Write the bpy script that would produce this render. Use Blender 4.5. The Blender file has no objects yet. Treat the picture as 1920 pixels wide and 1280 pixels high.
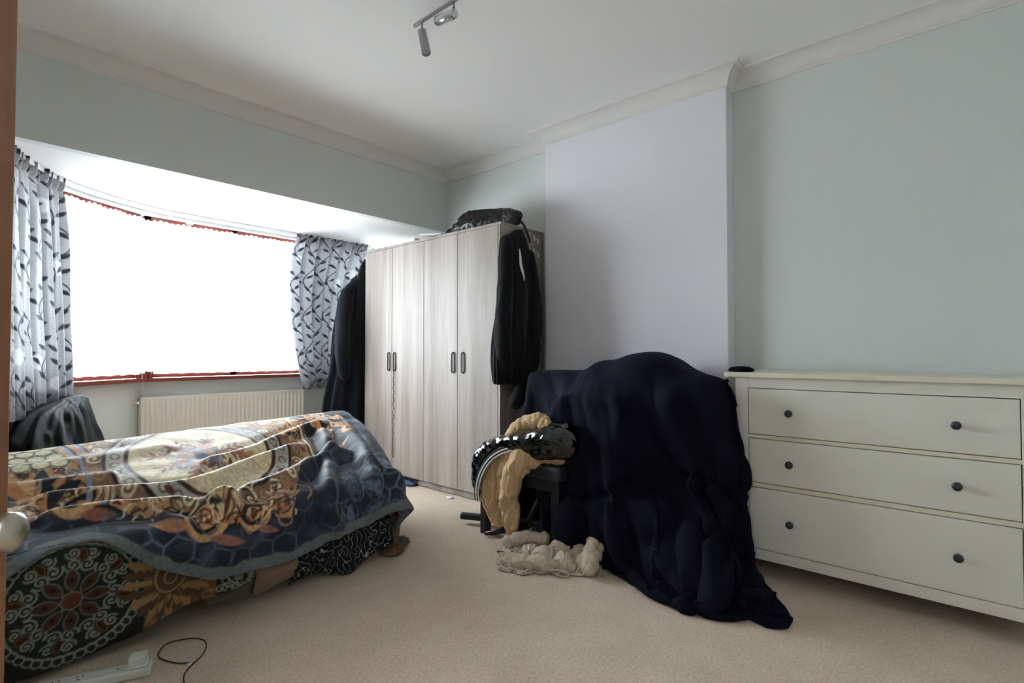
import bpy, bmesh, math, random
import numpy as np
from math import sin, cos, pi, radians, sqrt
from mathutils import Vector, Matrix

random.seed(7)
rng = np.random.default_rng(7)
scene = bpy.context.scene
COL = scene.collection

# ------------------------------------------------------------------ camera
cam_d = bpy.data.cameras.new('camera')
cam_d.sensor_width = 36.0
cam_d.lens = 36.0 * 1003.0 / 1920.0
cam_d.clip_start = 0.02
cam = bpy.data.objects.new('camera', cam_d)
COL.objects.link(cam)
cam.location = (0, 0, 1.06)
cam.rotation_euler = (radians(90 + 1.257), 0, radians(41.6 - 90))
scene.camera = cam

# ------------------------------------------------------------------ sky, lamps, exposure
world = bpy.data.worlds.new('overcast_sky')
scene.world = world
world.use_nodes = True
wn = world.node_tree
bg = wn.nodes['Background']
tc = wn.nodes.new('ShaderNodeTexCoord')
sx = wn.nodes.new('ShaderNodeSeparateXYZ')
rp = wn.nodes.new('ShaderNodeValToRGB')
wn.links.new(tc.outputs['Generated'], sx.inputs[0])
mr = wn.nodes.new('ShaderNodeMapRange')
mr.inputs[1].default_value = -1.0
wn.links.new(sx.outputs['Z'], mr.inputs[0])
wn.links.new(mr.outputs[0], rp.inputs[0])
rp.color_ramp.elements[0].position = 0.45
rp.color_ramp.elements[0].color = (0.46, 0.49, 0.50, 1)
rp.color_ramp.elements[1].position = 0.56
rp.color_ramp.elements[1].color = (0.83, 0.91, 1.0, 1)
wn.links.new(rp.outputs[0], bg.inputs[0])
bg.inputs[1].default_value = 24.0


def area(name, loc, rot, sx_, sy_, power, col=(1, 1, 1), portal=False):
    d = bpy.data.lights.new(name, 'AREA')
    d.shape = 'RECTANGLE'
    d.size = sx_
    d.size_y = sy_
    d.energy = power
    d.color = col
    if portal:
        d.cycles.is_portal = True
    o = bpy.data.objects.new(name, d)
    COL.objects.link(o)
    o.location = loc
    o.rotation_euler = rot
    return o


# sky portals just outside the panes (they only guide the sampling of the sky)
area('sky_portal', (2.15, 4.98, 1.5), (radians(90), 0, radians(180)), 2.2, 1.35, 1, portal=True)
# added fill light in the unseen hall, brightens the room from the camera side
area('hall_fill_light', (-1.1, -0.2, 2.45), (0, 0, 0), 0.5, 0.5, 14, (0.97, 0.98, 1.0))

scene.view_settings.view_transform = 'Standard'
scene.view_settings.look = 'None'
scene.view_settings.gamma = 1.0
scene.view_settings.use_curve_mapping = False
scene.view_settings.exposure = 1.5
scene.cycles.use_denoising = True
scene.cycles.max_bounces = 12
scene.cycles.diffuse_bounces = 8
scene.cycles.transparent_max_bounces = 16
scene.cycles.sample_clamp_indirect = 8.0


# ------------------------------------------------------------------ helpers
def lin(h):
    if isinstance(h, str):
        c = [int(h[i:i + 2], 16) / 255 for i in (0, 2, 4)]
    else:
        c = [v / 255 for v in h]
    return tuple((v / 12.92 if v <= 0.04045 else ((v + 0.055) / 1.055) ** 2.4) for v in c)


def nset(node, name, v):
    if name in node.inputs:
        node.inputs[name].default_value = v


def material(name, col='808080', rough=0.6, metal=0.0, spec=0.5, sheen=0.0, coat=0.0,
             noise=None, bump=None, attr=None, sheen_tint=None, sheen_rough=0.4, trans=0.0):
    """noise=(scale, second colour, amount, (sx,sy,sz)), bump=(scale, strength, distance, (sx,sy,sz))"""
    m = bpy.data.materials.new(name)
    m.use_nodes = True
    nt = m.node_tree
    b = nt.nodes['Principled BSDF']
    c = lin(col)
    nset(b, 'Base Color', (*c, 1))
    nset(b, 'Roughness', rough)
    nset(b, 'Metallic', metal)
    nset(b, 'Specular IOR Level', spec)
    nset(b, 'Sheen Weight', sheen)
    nset(b, 'Sheen Roughness', sheen_rough)
    if sheen_tint:
        nset(b, 'Sheen Tint', (*lin(sheen_tint), 1))
    nset(b, 'Coat Weight', coat)
    co = nt.nodes.new('ShaderNodeTexCoord')

    def mapped(sc):
        mp = nt.nodes.new('ShaderNodeMapping')
        mp.inputs['Scale'].default_value = sc
        nt.links.new(co.outputs['Object'], mp.inputs[0])
        return mp
    src = None
    if attr:
        a = nt.nodes.new('ShaderNodeAttribute')
        a.attribute_name = attr
        src = a.outputs['Color']
        nt.links.new(src, b.inputs['Base Color'])
    if noise:
        sc, c2, amt, v = noise
        mp = mapped(v)
        n = nt.nodes.new('ShaderNodeTexNoise')
        n.inputs['Scale'].default_value = sc
        n.inputs['Detail'].default_value = 6
        n.inputs['Roughness'].default_value = 0.65
        nt.links.new(mp.outputs[0], n.inputs['Vector'])
        r = nt.nodes.new('ShaderNodeValToRGB')
        r.color_ramp.elements[0].position = 0.35
        r.color_ramp.elements[1].position = 0.65
        r.color_ramp.elements[0].color = (0, 0, 0, 1)
        r.color_ramp.elements[1].color = (amt, amt, amt, 1)
        nt.links.new(n.outputs[0], r.inputs[0])
        mx = nt.nodes.new('ShaderNodeMix')
        mx.data_type = 'RGBA'
        nt.links.new(r.outputs[0], mx.inputs[0])
        if src:
            nt.links.new(src, mx.inputs[6])
        else:
            mx.inputs[6].default_value = (*c, 1)
        mx.inputs[7].default_value = (*lin(c2), 1)
        nt.links.new(mx.outputs[2], b.inputs['Base Color'])
    if bump:
        sc, st, di, v = bump
        mp = mapped(v)
        n = nt.nodes.new('ShaderNodeTexNoise')
        n.inputs['Scale'].default_value = sc
        n.inputs['Detail'].default_value = 4
        nt.links.new(mp.outputs[0], n.inputs['Vector'])
        bu = nt.nodes.new('ShaderNodeBump')
        bu.inputs['Strength'].default_value = st
        bu.inputs['Distance'].default_value = di
        nt.links.new(n.outputs[0], bu.inputs['Height'])
        nt.links.new(bu.outputs[0], b.inputs['Normal'])
    if trans > 0:
        out = nt.nodes['Material Output']
        t = nt.nodes.new('ShaderNodeBsdfTranslucent')
        if src:
            nt.links.new(src, t.inputs[0])
        else:
            t.inputs[0].default_value = (*c, 1)
        ms = nt.nodes.new('ShaderNodeMixShader')
        ms.inputs[0].default_value = trans
        nt.links.new(b.outputs[0], ms.inputs[1])
        nt.links.new(t.outputs[0], ms.inputs[2])
        nt.links.new(ms.outputs[0], out.inputs[0])
    return m


def link(name, me, mat=None, parent=None, smooth=False, **props):
    o = bpy.data.objects.new(name, me)
    COL.objects.link(o)
    if mat is not None:
        me.materials.clear()
        me.materials.append(mat)
    if smooth:
        me.polygons.foreach_set('use_smooth', [True] * len(me.polygons))
    if parent is not None:
        o.parent = parent
    for k, v in props.items():
        o[k] = v
    return o


def tag(o, label, cat, group=None):
    o['label'] = label
    o['category'] = cat
    if group:
        o['group'] = group
    return o


def empty(name, loc, label, cat, group=None):
    o = bpy.data.objects.new(name, None)
    COL.objects.link(o)
    o.location = loc
    o.empty_display_size = 0.05
    tag(o, label, cat, group)
    return o


def settle():
    bpy.context.view_layer.update()


def keep(o, parent):
    """parent while keeping world coordinates (parents here are only translated)"""
    o.parent = parent
    o.matrix_parent_inverse = Matrix.Translation(-Vector(parent.location))
    return o


def bm_mesh(bm, name='m'):
    me = bpy.data.meshes.new(name)
    bm.normal_update()
    bm.to_mesh(me)
    bm.free()
    return me


def add_box(bm, x0, x1, y0, y1, z0, z1, bevel=0.0, seg=2):
    v = [bm.verts.new(p) for p in ((x0, y0, z0), (x1, y0, z0), (x1, y1, z0), (x0, y1, z0),
                                   (x0, y0, z1), (x1, y0, z1), (x1, y1, z1), (x0, y1, z1))]
    fs = [bm.faces.new([v[i] for i in f]) for f in
          ((3, 2, 1, 0), (4, 5, 6, 7), (0, 1, 5, 4), (1, 2, 6, 5), (2, 3, 7, 6), (3, 0, 4, 7))]
    if bevel > 0:
        es = set()
        for f in fs:
            es.update(f.edges)
        bmesh.ops.bevel(bm, geom=list(es), offset=bevel, segments=seg, profile=0.5, affect='EDGES')


def box(name, b, mat, parent=None, bevel=0.0, seg=2, **props):
    bm = bmesh.new()
    add_box(bm, *b, bevel=bevel, seg=seg)
    o = link(name, bm_mesh(bm, name), mat, None, **props)
    if parent is not None:
        keep(o, parent)
    return o


def add_prism(bm, poly, z0, z1):
    a = [bm.verts.new((x, y, z0)) for x, y in poly]
    b = [bm.verts.new((x, y, z1)) for x, y in poly]
    n = len(poly)
    bm.faces.new(a[::-1])
    bm.faces.new(b)
    for i in range(n):
        bm.faces.new((a[i], a[(i + 1) % n], b[(i + 1) % n], b[i]))
    bmesh.ops.recalc_face_normals(bm, faces=bm.faces[:])


def add_tube(bm, pts, rad, seg=12, closed=False, caps=True, flat=None):
    """tube along pts; rad scalar or list; flat=(axis vector, factor) squashes the section along axis"""
    P = [Vector(p) for p in pts]
    n = len(P)
    R = [rad] * n if not hasattr(rad, '__len__') else list(rad)
    rings = []
    up = None
    for i in range(n):
        if closed:
            t = P[(i + 1) % n] - P[(i - 1) % n]
        else:
            t = P[min(i + 1, n - 1)] - P[max(i - 1, 0)]
        if t.length < 1e-9:
            t = Vector((0, 0, 1))
        t.normalize()
        if up is None:
            up = Vector((0, 0, 1)) if abs(t.z) < 0.9 else Vector((1, 0, 0))
        s = t.cross(up)
        if s.length < 1e-6:
            s = t.orthogonal()
        s.normalize()
        up = s.cross(t).normalized()
        ring = []
        for k in range(seg):
            a = 2 * pi * k / seg
            o = s * cos(a) * R[i] + up * sin(a) * R[i]
            if flat:
                ax = Vector(flat[0]).normalized()
                o = o - ax * (o.dot(ax)) * (1 - flat[1])
            ring.append(bm.verts.new(P[i] + o))
        rings.append(ring)
    m = n if closed else n - 1
    for i in range(m):
        a, b = rings[i], rings[(i + 1) % n]
        for k in range(seg):
            bm.faces.new((a[k], a[(k + 1) % seg], b[(k + 1) % seg], b[k]))
    if caps and not closed:
        bm.faces.new(rings[0][::-1])
        bm.faces.new(rings[-1])


def add_lathe(bm, prof, origin, axis=(0, 0, 1), seg=24):
    """prof: list of (distance along axis, radius)"""
    ax = Vector(axis).normalized()
    s = ax.orthogonal().normalized()
    u = ax.cross(s)
    O = Vector(origin)
    rings = []
    for d, r in prof:
        if r < 1e-6:
            rings.append([bm.verts.new(O + ax * d)])
        else:
            rings.append([bm.verts.new(O + ax * d + (s * cos(2 * pi * k / seg) + u * sin(2 * pi * k / seg)) * r)
                          for k in range(seg)])
    for a, b in zip(rings, rings[1:]):
        for k in range(seg):
            va = a if len(a) == 1 else (a[k], a[(k + 1) % seg])
            vb = b if len(b) == 1 else (b[(k + 1) % seg], b[k])
            vs = list(va) + list(vb)
            if len(vs) >= 3:
                bm.faces.new(vs)
    for r_ in (rings[0], rings[-1]):
        if len(r_) > 1:
            bm.faces.new(r_)
    bmesh.ops.recalc_face_normals(bm, faces=bm.faces[:])


def curve_pts(ctrl, n=40, closed=False):
    """Catmull-Rom through control points"""
    c = [np.array(p, float) for p in ctrl]
    m = len(c)
    out = []
    spans = m if closed else m - 1
    per = max(2, n // spans)
    for i in range(spans):
        if closed:
            p0, p1, p2, p3 = c[(i - 1) % m], c[i], c[(i + 1) % m], c[(i + 2) % m]
        else:
            p0, p1, p2, p3 = c[max(i - 1, 0)], c[i], c[i + 1], c[min(i + 2, m - 1)]
        for k in range(per):
            t = k / per
            out.append(0.5 * ((2 * p1) + (-p0 + p2) * t + (2 * p0 - 5 * p1 + 4 * p2 - p3) * t * t
                              + (-p0 + 3 * p1 - 3 * p2 + p3) * t ** 3))
    if not closed:
        out.append(c[-1])
    return out


# ---- gradient noise, vectorised
_perm = rng.permutation(256)
_perm = np.concatenate([_perm, _perm, _perm])
_g = rng.normal(size=(256, 3))
_g /= np.linalg.norm(_g, axis=1)[:, None]


def pnoise(p):
    p = np.asarray(p, float)
    i = np.floor(p).astype(int)
    f = p - i
    w = f * f * f * (f * (f * 6 - 15) + 10)
    i &= 255
    r = 0
    for dx in (0, 1):
        wx = w[..., 0] if dx else 1 - w[..., 0]
        for dy in (0, 1):
            wy = w[..., 1] if dy else 1 - w[..., 1]
            for dz in (0, 1):
                wz = w[..., 2] if dz else 1 - w[..., 2]
                h = _perm[_perm[_perm[(i[..., 0] + dx) & 255] + ((i[..., 1] + dy) & 255)] + ((i[..., 2] + dz) & 255)]
                g = _g[h]
                d = f - np.array([dx, dy, dz])
                r = r + wx * wy * wz * (g * d).sum(-1)
    return r * 1.6


def ridged(p):
    return 1 - 2 * np.abs(pnoise(p))


def verts_np(me):
    a = np.empty(len(me.vertices) * 3)
    me.vertices.foreach_get('co', a)
    return a.reshape(-1, 3)


def normals_np(me):
    a = np.empty(len(me.vertices) * 3)
    me.vertex_normals.foreach_get('vector', a)
    return a.reshape(-1, 3)


def grid_mesh(name, P, colors=None, thick=0.0, closed_u=False):
    """P: (m,n,3) array -> mesh; thick > 0 adds a back side and rims"""
    m, n = P.shape[:2]
    idx = np.arange(m * n).reshape(m, n)
    if closed_u:
        idx = np.concatenate([idx, idx[:1]], 0)
    q = np.stack([idx[:-1, :-1], idx[1:, :-1], idx[1:, 1:], idx[:-1, 1:]], -1).reshape(-1, 4)
    V = P.reshape(-1, 3)
    C = None if colors is None else colors.reshape(-1, 3)
    if thick > 0:
        du = np.gradient(P, axis=0)
        dv = np.gradient(P, axis=1)
        N = np.cross(du, dv)
        N /= np.linalg.norm(N, axis=-1, keepdims=True) + 1e-9
        B = (P - N * thick).reshape(-1, 3)
        k = m * n
        V = np.concatenate([V, B])
        if C is not None:
            C = np.concatenate([C, C])
        fs = [q, q[:, ::-1] + k]
        loops = []
        e = [idx[0, :], idx[-1, :][::-1]] if not closed_u else []
        e += [idx[:, -1], idx[:, 0][::-1]]
        for r in e:
            loops.append(np.stack([r[:-1], r[1:], r[1:] + k, r[:-1] + k], -1))
        q = np.concatenate(fs + loops)
    me = bpy.data.meshes.new(name)
    me.vertices.add(len(V))
    me.vertices.foreach_set('co', V.astype(np.float32).ravel())
    me.loops.add(len(q) * 4)
    me.loops.foreach_set('vertex_index', q.astype(np.int32).ravel())
    me.polygons.add(len(q))
    me.polygons.foreach_set('loop_start', np.arange(0, len(q) * 4, 4, dtype=np.int32))
    me.update(calc_edges=True)
    if C is not None:
        a = me.color_attributes.new('paint', 'FLOAT_COLOR', 'POINT')
        cc = np.ones((len(V), 4), np.float32)
        cc[:, :3] = C
        a.data.foreach_set('color', cc.ravel())
    me.polygons.foreach_set('use_smooth', np.ones(len(q), bool))
    return me


def resample(G, m2, n2):
    """Catmull-Rom upsampling of a grid (m,n,k)"""
    def mat(n, n2):
        M = np.zeros((n2, n))
        t = np.linspace(0, n - 1, n2)
        i = np.minimum(t.astype(int), n - 2)
        f = t - i
        w = [-.5 * f + f ** 2 - .5 * f ** 3, 1 - 2.5 * f ** 2 + 1.5 * f ** 3,
             .5 * f + 2 * f ** 2 - 1.5 * f ** 3, -.5 * f ** 2 + .5 * f ** 3]
        for k in range(4):
            j = np.clip(i + k - 1, 0, n - 1)
            np.add.at(M, (np.arange(n2), j), w[k])
        return M
    A = mat(G.shape[0], m2)
    B = mat(G.shape[1], n2)
    return np.einsum('ai,ijk,bj->abk', A, G, B, optimize=True)


# ---- cloth: position based dynamics on a grid
class Poly:
    """rounded convex solid: planes (n, point)"""
    def __init__(self, planes, r=0.03):
        self.n = np.array([np.array(a, float) / np.linalg.norm(a) for a, _ in planes])
        self.c = np.array([np.dot(n, b) for n, (_, b) in zip(self.n, planes)])
        self.r = r

    def sdf(self, p):
        d = p @ self.n.T - self.c
        k = 1.0 / self.r
        mx = d.max(-1)
        e = np.exp(np.clip((d - mx[:, None]) * k * 2, -30, 0))
        s = e.sum(-1)
        g = (e / s[:, None]) @ self.n
        g /= np.linalg.norm(g, axis=-1, keepdims=True) + 1e-9
        return mx + np.log(s) / (2 * k), g


def Box(x0, x1, y0, y1, z0, z1, r=0.03):
    return Poly([((-1, 0, 0), (x0, 0, 0)), ((1, 0, 0), (x1, 0, 0)), ((0, -1, 0), (0, y0, 0)),
                 ((0, 1, 0), (0, y1, 0)), ((0, 0, -1), (0, 0, z0)), ((0, 0, 1), (0, 0, z1))], r)


class Ell:
    def __init__(self, c, r):
        self.c = np.array(c, float)
        self.r = np.array(r, float)

    def sdf(self, p):
        q = (p - self.c) / self.r
        k0 = np.linalg.norm(q, axis=-1) + 1e-9
        g = q / self.r
        k1 = np.linalg.norm(g, axis=-1) + 1e-9
        return k0 * (k0 - 1) / k1, g / k1[:, None]


def cloth_sim(P0, rest, solids, steps=700, dt=1 / 500., thick=0.012, fr=0.6, stretch=1.0, bend=0.15,
              damp=0.995, pins=None, bskip=3, walls=None, gz=-9.8):
    """P0 (m,n,3) start, rest (m,n,3) gives the rest lengths"""
    P = P0.astype(np.float64).copy()
    V = np.zeros_like(P)
    m, n = P.shape[:2]
    cons = []

    def addc(sa, sb, k):
        L = np.linalg.norm(rest[sa] - rest[sb], axis=-1)[..., None]
        cons.append((sa, sb, L, k))
    S = slice
    for off in (0, 1):
        addc((S(off, m - 1, 2), S(None)), (S(off + 1, m, 2), S(None)), stretch)
        addc((S(None), S(off, n - 1, 2)), (S(None), S(off + 1, n, 2)), stretch)
    for off in (0, 1):
        addc((S(off, m - 1, 2), S(0, n - 1)), (S(off + 1, m, 2), S(1, n)), 0.25)
        addc((S(off, m - 1, 2), S(1, n)), (S(off + 1, m, 2), S(0, n - 1)), 0.25)
    b = bskip
    for off in range(2 * b):
        if off < b:
            ia = np.array([i for i in range(m - b) if (i // b) % 2 == 0])
            ib = np.array([i for i in range(m - b) if (i // b) % 2 == 1])
    cons2 = []
    for ia_ in ([i for i in range(m - b) if (i // b) % 2 == 0], [i for i in range(m - b) if (i // b) % 2 == 1]):
        if ia_:
            a = np.array(ia_)
            cons2.append((0, a, a + b))
    for ia_ in ([i for i in range(n - b) if (i // b) % 2 == 0], [i for i in range(n - b) if (i // b) % 2 == 1]):
        if ia_:
            a = np.array(ia_)
            cons2.append((1, a, a + b))
    L2 = []
    for ax, a, c in cons2:
        if ax == 0:
            L2.append(np.linalg.norm(rest[a] - rest[c], axis=-1)[..., None])
        else:
            L2.append(np.linalg.norm(rest[:, a] - rest[:, c], axis=-1)[..., None])
    if pins is not None:
        pidx, ppos = pins
    for it in range(steps):
        V[..., 2] += gz * dt
        V *= damp
        sp = np.linalg.norm(V, axis=-1, keepdims=True)
        V *= np.minimum(1, 3.0 / (sp + 1e-9))
        Q = P + V * dt
        for sa, sb, L, k in cons:
            d = Q[sa] - Q[sb]
            l = np.sqrt((d * d).sum(-1, keepdims=True)) + 1e-9
            c = d * (0.5 * k * (l - L) / l)
            Q[sa] -= c
            Q[sb] += c
        if it % 2 == 0:
            for (ax, a, c_), L in zip(cons2, L2):
                if ax == 0:
                    d = Q[a] - Q[c_]
                else:
                    d = Q[:, a] - Q[:, c_]
                l = np.sqrt((d * d).sum(-1, keepdims=True)) + 1e-9
                c = d * (0.5 * bend * np.minimum(0, l - L) / l)
                if ax == 0:
                    Q[a] -= c
                    Q[c_] += c
                else:
                    Q[:, a] -= c
                    Q[:, c_] += c
        F = Q.reshape(-1, 3)
        O = P.reshape(-1, 3)
        for s in solids:
            d, g = s.sdf(F)
            h = d < thick
            if h.any():
                g = g[h]
                F[h] += g * (thick - d[h])[:, None]
                mv = F[h] - O[h]
                t = mv - (mv * g).sum(-1, keepdims=True) * g
                F[h] -= t * fr
        h = F[:, 2] < thick
        if h.any():
            F[h, 2] = thick
            F[h, :2] -= (F[h, :2] - O[h, :2]) * fr
        if walls is not None:
            walls(F)
        if pins is not None:
            Q[pidx] = ppos
        V = (Q - P) / dt
        P = Q
    return P


# ---- painting colour onto a cloth (2-D canvas in metres, sampled by the vertices)
class Canvas:
    def __init__(self, u0, u1, v0, v1, m, n, col, UV=None):
        if UV is None:
            u, v = np.meshgrid(np.linspace(u0, u1, m), np.linspace(v0, v1, n), indexing='ij')
        else:
            u, v = UV
        self.u, self.v = u, v
        self.c = np.empty(u.shape + (3,))
        self.c[:] = lin(col)
        self.px = abs(u1 - u0) / m

    def put(self, mask, col, a=1.0):
        m = np.clip(mask, 0, 1)[..., None] * a
        self.c = self.c * (1 - m) + np.array(lin(col)) * m

    def local(self, sl, mask, col, a=1.0):
        m = np.clip(mask, 0, 1)[..., None] * a
        self.c[sl] = self.c[sl] * (1 - m) + np.array(lin(col)) * m

    def window(self, cx, cy, r):
        if not hasattr(self, 'ext'):
            self.ext = [(q.min(ax), q.max(ax)) for ax in (1, 0) for q in (self.u, self.v)]
        out = []
        for k in (0, 2):
            (ua, ub), (va, vb) = self.ext[k], self.ext[k + 1]
            i = np.where((ua < cx + r) & (ub > cx - r) & (va < cy + r) & (vb > cy - r))[0]
            if len(i) == 0:
                return None
            out.append(slice(i[0], i[-1] + 1))
        return tuple(out)

    def soft(self, d):
        return 0.5 - d / (1.2 * self.px)

    def ellipse(self, cx, cy, rx, ry, ang, col, a=1.0, ring=None):
        sl = self.window(cx, cy, max(rx, ry) * 1.1 + 0.01)
        if sl is None:
            return
        x = self.u[sl] - cx
        y = self.v[sl] - cy
        X = x * cos(ang) + y * sin(ang)
        Y = -x * sin(ang) + y * cos(ang)
        k = np.sqrt((X / rx) ** 2 + (Y / ry) ** 2)
        d = (k - 1) * min(rx, ry)
        if ring:
            d = np.abs(d) - ring / 2
        self.local(sl, self.soft(d), col, a)

    def leaf(self, x, y, ang, L, W, col, a=1.0, ring=None):
        """pointed leaf from (x,y) in direction ang"""
        cx, cy = x + cos(ang) * L / 2, y + sin(ang) * L / 2
        sl = self.window(cx, cy, L * 0.6 + 0.004)
        if sl is None:
            return
        dx = self.u[sl] - x
        dy = self.v[sl] - y
        s = (dx * cos(ang) + dy * sin(ang)) / L
        t = -dx * sin(ang) + dy * cos(ang)
        w = W / 2 * np.sin(pi * np.clip(s, 0, 1)) ** 0.8
        d = np.abs(t) - w
        d = np.where((s < 0) | (s > 1), 0.02, d)
        if ring:
            d = np.where(np.abs(d) < 0.02, np.abs(d) - ring / 2, d)
        self.local(sl, self.soft(d), col, a)

    def stroke(self, pts, w, col, a=1.0):
        pts = np.array(pts)
        for p, q in zip(pts[:-1], pts[1:]):
            c = (p + q) / 2
            L = np.linalg.norm(q - p)
            sl = self.window(c[0], c[1], L / 2 + w + 0.003)
            if sl is None:
                continue
            x = self.u[sl] - p[0]
            y = self.v[sl] - p[1]
            dx, dy = q - p
            t = np.clip((x * dx + y * dy) / (L * L + 1e-12), 0, 1)
            d = np.sqrt((x - t * dx) ** 2 + (y - t * dy) ** 2) - w / 2
            self.local(sl, self.soft(d), col, a)

    def spiral(self, cx, cy, r, turns, ang, w, col, sgn=1, a=1.0):
        t = np.linspace(0.08, 1, int(14 * turns) + 4)
        th = ang + sgn * turns * 2 * pi * t
        self.stroke(np.stack([cx + r * t * np.cos(th), cy + r * t * np.sin(th)], -1), w, col, a)


# ------------------------------------------------------------------ materials
M = {}
M['mint'] = material('mint_paint', 'd6dbd9', 0.75, spec=0.25, bump=(60, 0.08, 0.002, (1, 1, 1)))
M['lilac'] = material('pale_lilac_paint', 'e4e3e9', 0.7, spec=0.25, bump=(60, 0.08, 0.002, (1, 1, 1)))
M['white'] = material('ceiling_paint', 'edecec', 0.8, spec=0.2)
M['coving'] = material('coving_paint', 'e0dddb', 0.6, spec=0.3)
M['carpet'] = material('carpet', 'd2c1ad', 0.95, spec=0.1, sheen=0.15,
                       noise=(5.5, 'bfae9a', 0.5, (1, 1, 1)), bump=(500, 0.35, 0.003, (1, 1, 1)))
# second, finer fleck in the carpet
_nt = M['carpet'].node_tree
_b = _nt.nodes['Principled BSDF']
_src = _b.inputs['Base Color'].links[0].from_socket
_n = _nt.nodes.new('ShaderNodeTexNoise')
_n.inputs['Scale'].default_value = 95
_n.inputs['Detail'].default_value = 5
_co = [n for n in _nt.nodes if n.type == 'TEX_COORD'][0]
_nt.links.new(_co.outputs['Object'], _n.inputs['Vector'])
_r = _nt.nodes.new('ShaderNodeValToRGB')
_r.color_ramp.elements[0].position = 0.36
_r.color_ramp.elements[0].color = (0.83, 0.80, 0.77, 1)
_r.color_ramp.elements[1].position = 0.58
_r.color_ramp.elements[1].color = (1, 1, 1, 1)
_nt.links.new(_n.outputs[0], _r.inputs[0])
_m = _nt.nodes.new('ShaderNodeMix')
_m.data_type = 'RGBA'
_m.blend_type = 'MULTIPLY'
_m.inputs[0].default_value = 1.0
_nt.links.new(_src, _m.inputs[6])
_nt.links.new(_r.outputs[0], _m.inputs[7])
_nt.links.new(_m.outputs[2], _b.inputs['Base Color'])

M['mahogany'] = material('mahogany_frame', '7c3426', 0.35, noise=(8, '5a2219', 0.6, (1, 1, 12)))
M['rail'] = material('white_plastic_rail', 'e6e6e8', 0.4)
M['radiator'] = material('radiator_enamel', 'e8e4da', 0.35)
M['door'] = material('orange_brown_door', '9a6a48', 0.5, noise=(4, '7d5236', 0.6, (8, 8, 1)))
M['knob_metal'] = material('brushed_nickel', 'b9b3a6', 0.32, metal=0.9)
M['steel'] = material('satin_steel', 'a3a3a6', 0.3, metal=1.0)
M['chrome'] = material('chrome', 'd5d8dc', 0.12, metal=1.0)
M['black_metal'] = material('black_metal', '15161a', 0.4)
M['skirting'] = material('skirting_gloss', 'e4e2de', 0.4)


def glassy():
    m = bpy.data.materials.new('window_glass')
    m.use_nodes = True
    nt = m.node_tree
    nt.nodes.remove(nt.nodes['Principled BSDF'])
    out = nt.nodes['Material Output']
    t = nt.nodes.new('ShaderNodeBsdfTransparent')
    t.inputs[0].default_value = (0.95, 0.97, 0.96, 1)
    g = nt.nodes.new('ShaderNodeBsdfGlossy')
    g.inputs['Roughness'].default_value = 0.02
    f = nt.nodes.new('ShaderNodeFresnel')
    f.inputs[0].default_value = 1.45
    x = nt.nodes.new('ShaderNodeMixShader')
    nt.links.new(f.outputs[0], x.inputs[0])
    nt.links.new(t.outputs[0], x.inputs[1])
    nt.links.new(g.outputs[0], x.inputs[2])
    nt.links.new(x.outputs[0], out.inputs[0])
    return m


def netting():
    m = bpy.data.materials.new('white_net')
    m.use_nodes = True
    nt = m.node_tree
    nt.nodes.remove(nt.nodes['Principled BSDF'])
    out = nt.nodes['Material Output']
    t = nt.nodes.new('ShaderNodeBsdfTransparent')
    tr = nt.nodes.new('ShaderNodeBsdfTranslucent')
    tr.inputs[0].default_value = (0.93, 0.93, 0.95, 1)
    d = nt.nodes.new('ShaderNodeBsdfDiffuse')
    d.inputs[0].default_value = (0.9, 0.9, 0.92, 1)
    a = nt.nodes.new('ShaderNodeMixShader')
    a.inputs[0].default_value = 0.3
    nt.links.new(tr.outputs[0], a.inputs[1])
    nt.links.new(d.outputs[0], a.inputs[2])
    x = nt.nodes.new('ShaderNodeMixShader')
    x.inputs[0].default_value = 0.72
    nt.links.new(t.outputs[0], x.inputs[1])
    nt.links.new(a.outputs[0], x.inputs[2])
    nt.links.new(x.outputs[0], out.inputs[0])
    return m


M['glass'] = glassy()
M['net'] = netting()

# ------------------------------------------------------------------ room shell
H = 2.685
XR, XC, YW = 3.20, 3.09, 3.64
CY0, CY1 = 1.10, 2.414
BAY = [(0.20, 3.64), (0.56, 4.36), (1.17, 4.76), (3.20, 4.76)]
ST = dict(kind='structure')

bm = bmesh.new()
add_prism(bm, [(-0.45, -0.9), (3.2, -0.9), (3.2, 4.9), (-0.45, 4.9)], -0.12, 0.0)
link('floor', bm_mesh(bm), M['carpet'], **ST)
box('ceiling', (-0.6, 3.35, -1.05, 3.74, H, H + 0.1), M['white'], **ST)
box('wall_right', (XR, XR + 0.15, -1.05, 5.0, -0.12, H), M['mint'], **ST)
box('wall_chimney', (XC, XR - 0.001, CY0, CY1, 0, H), M['lilac'], bevel=0.003, **ST)
box('wall_back', (-0.6, XR, -1.05, -0.9, -0.12, H), M['mint'], **ST)
box('wall_window', (-0.45, XR, YW, YW + 0.06, 2.15, H), M['mint'], **ST)
box('wall_far_left', (-0.45, 0.20, YW, YW + 0.15, 0, 2.15), M['mint'], **ST)
bm = bmesh.new()
add_prism(bm, [(-0.45, 3.7005), (3.2, 3.7005), (3.2, 5.0), (-0.45, 5.0)], 2.15, 2.3)
link('ceiling_bay', bm_mesh(bm), M['white'], **ST)
bm = bmesh.new()
add_box(bm, -0.6, -0.45, 0.56, 3.79, -0.12, H)
add_box(bm, -0.6, -0.45, -0.9, -0.26, -0.12, H)
add_box(bm, -0.6, -0.45, -0.26, 0.56, 2.03, H)
link('wall_left', bm_mesh(bm), M['mint'], **ST)
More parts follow.
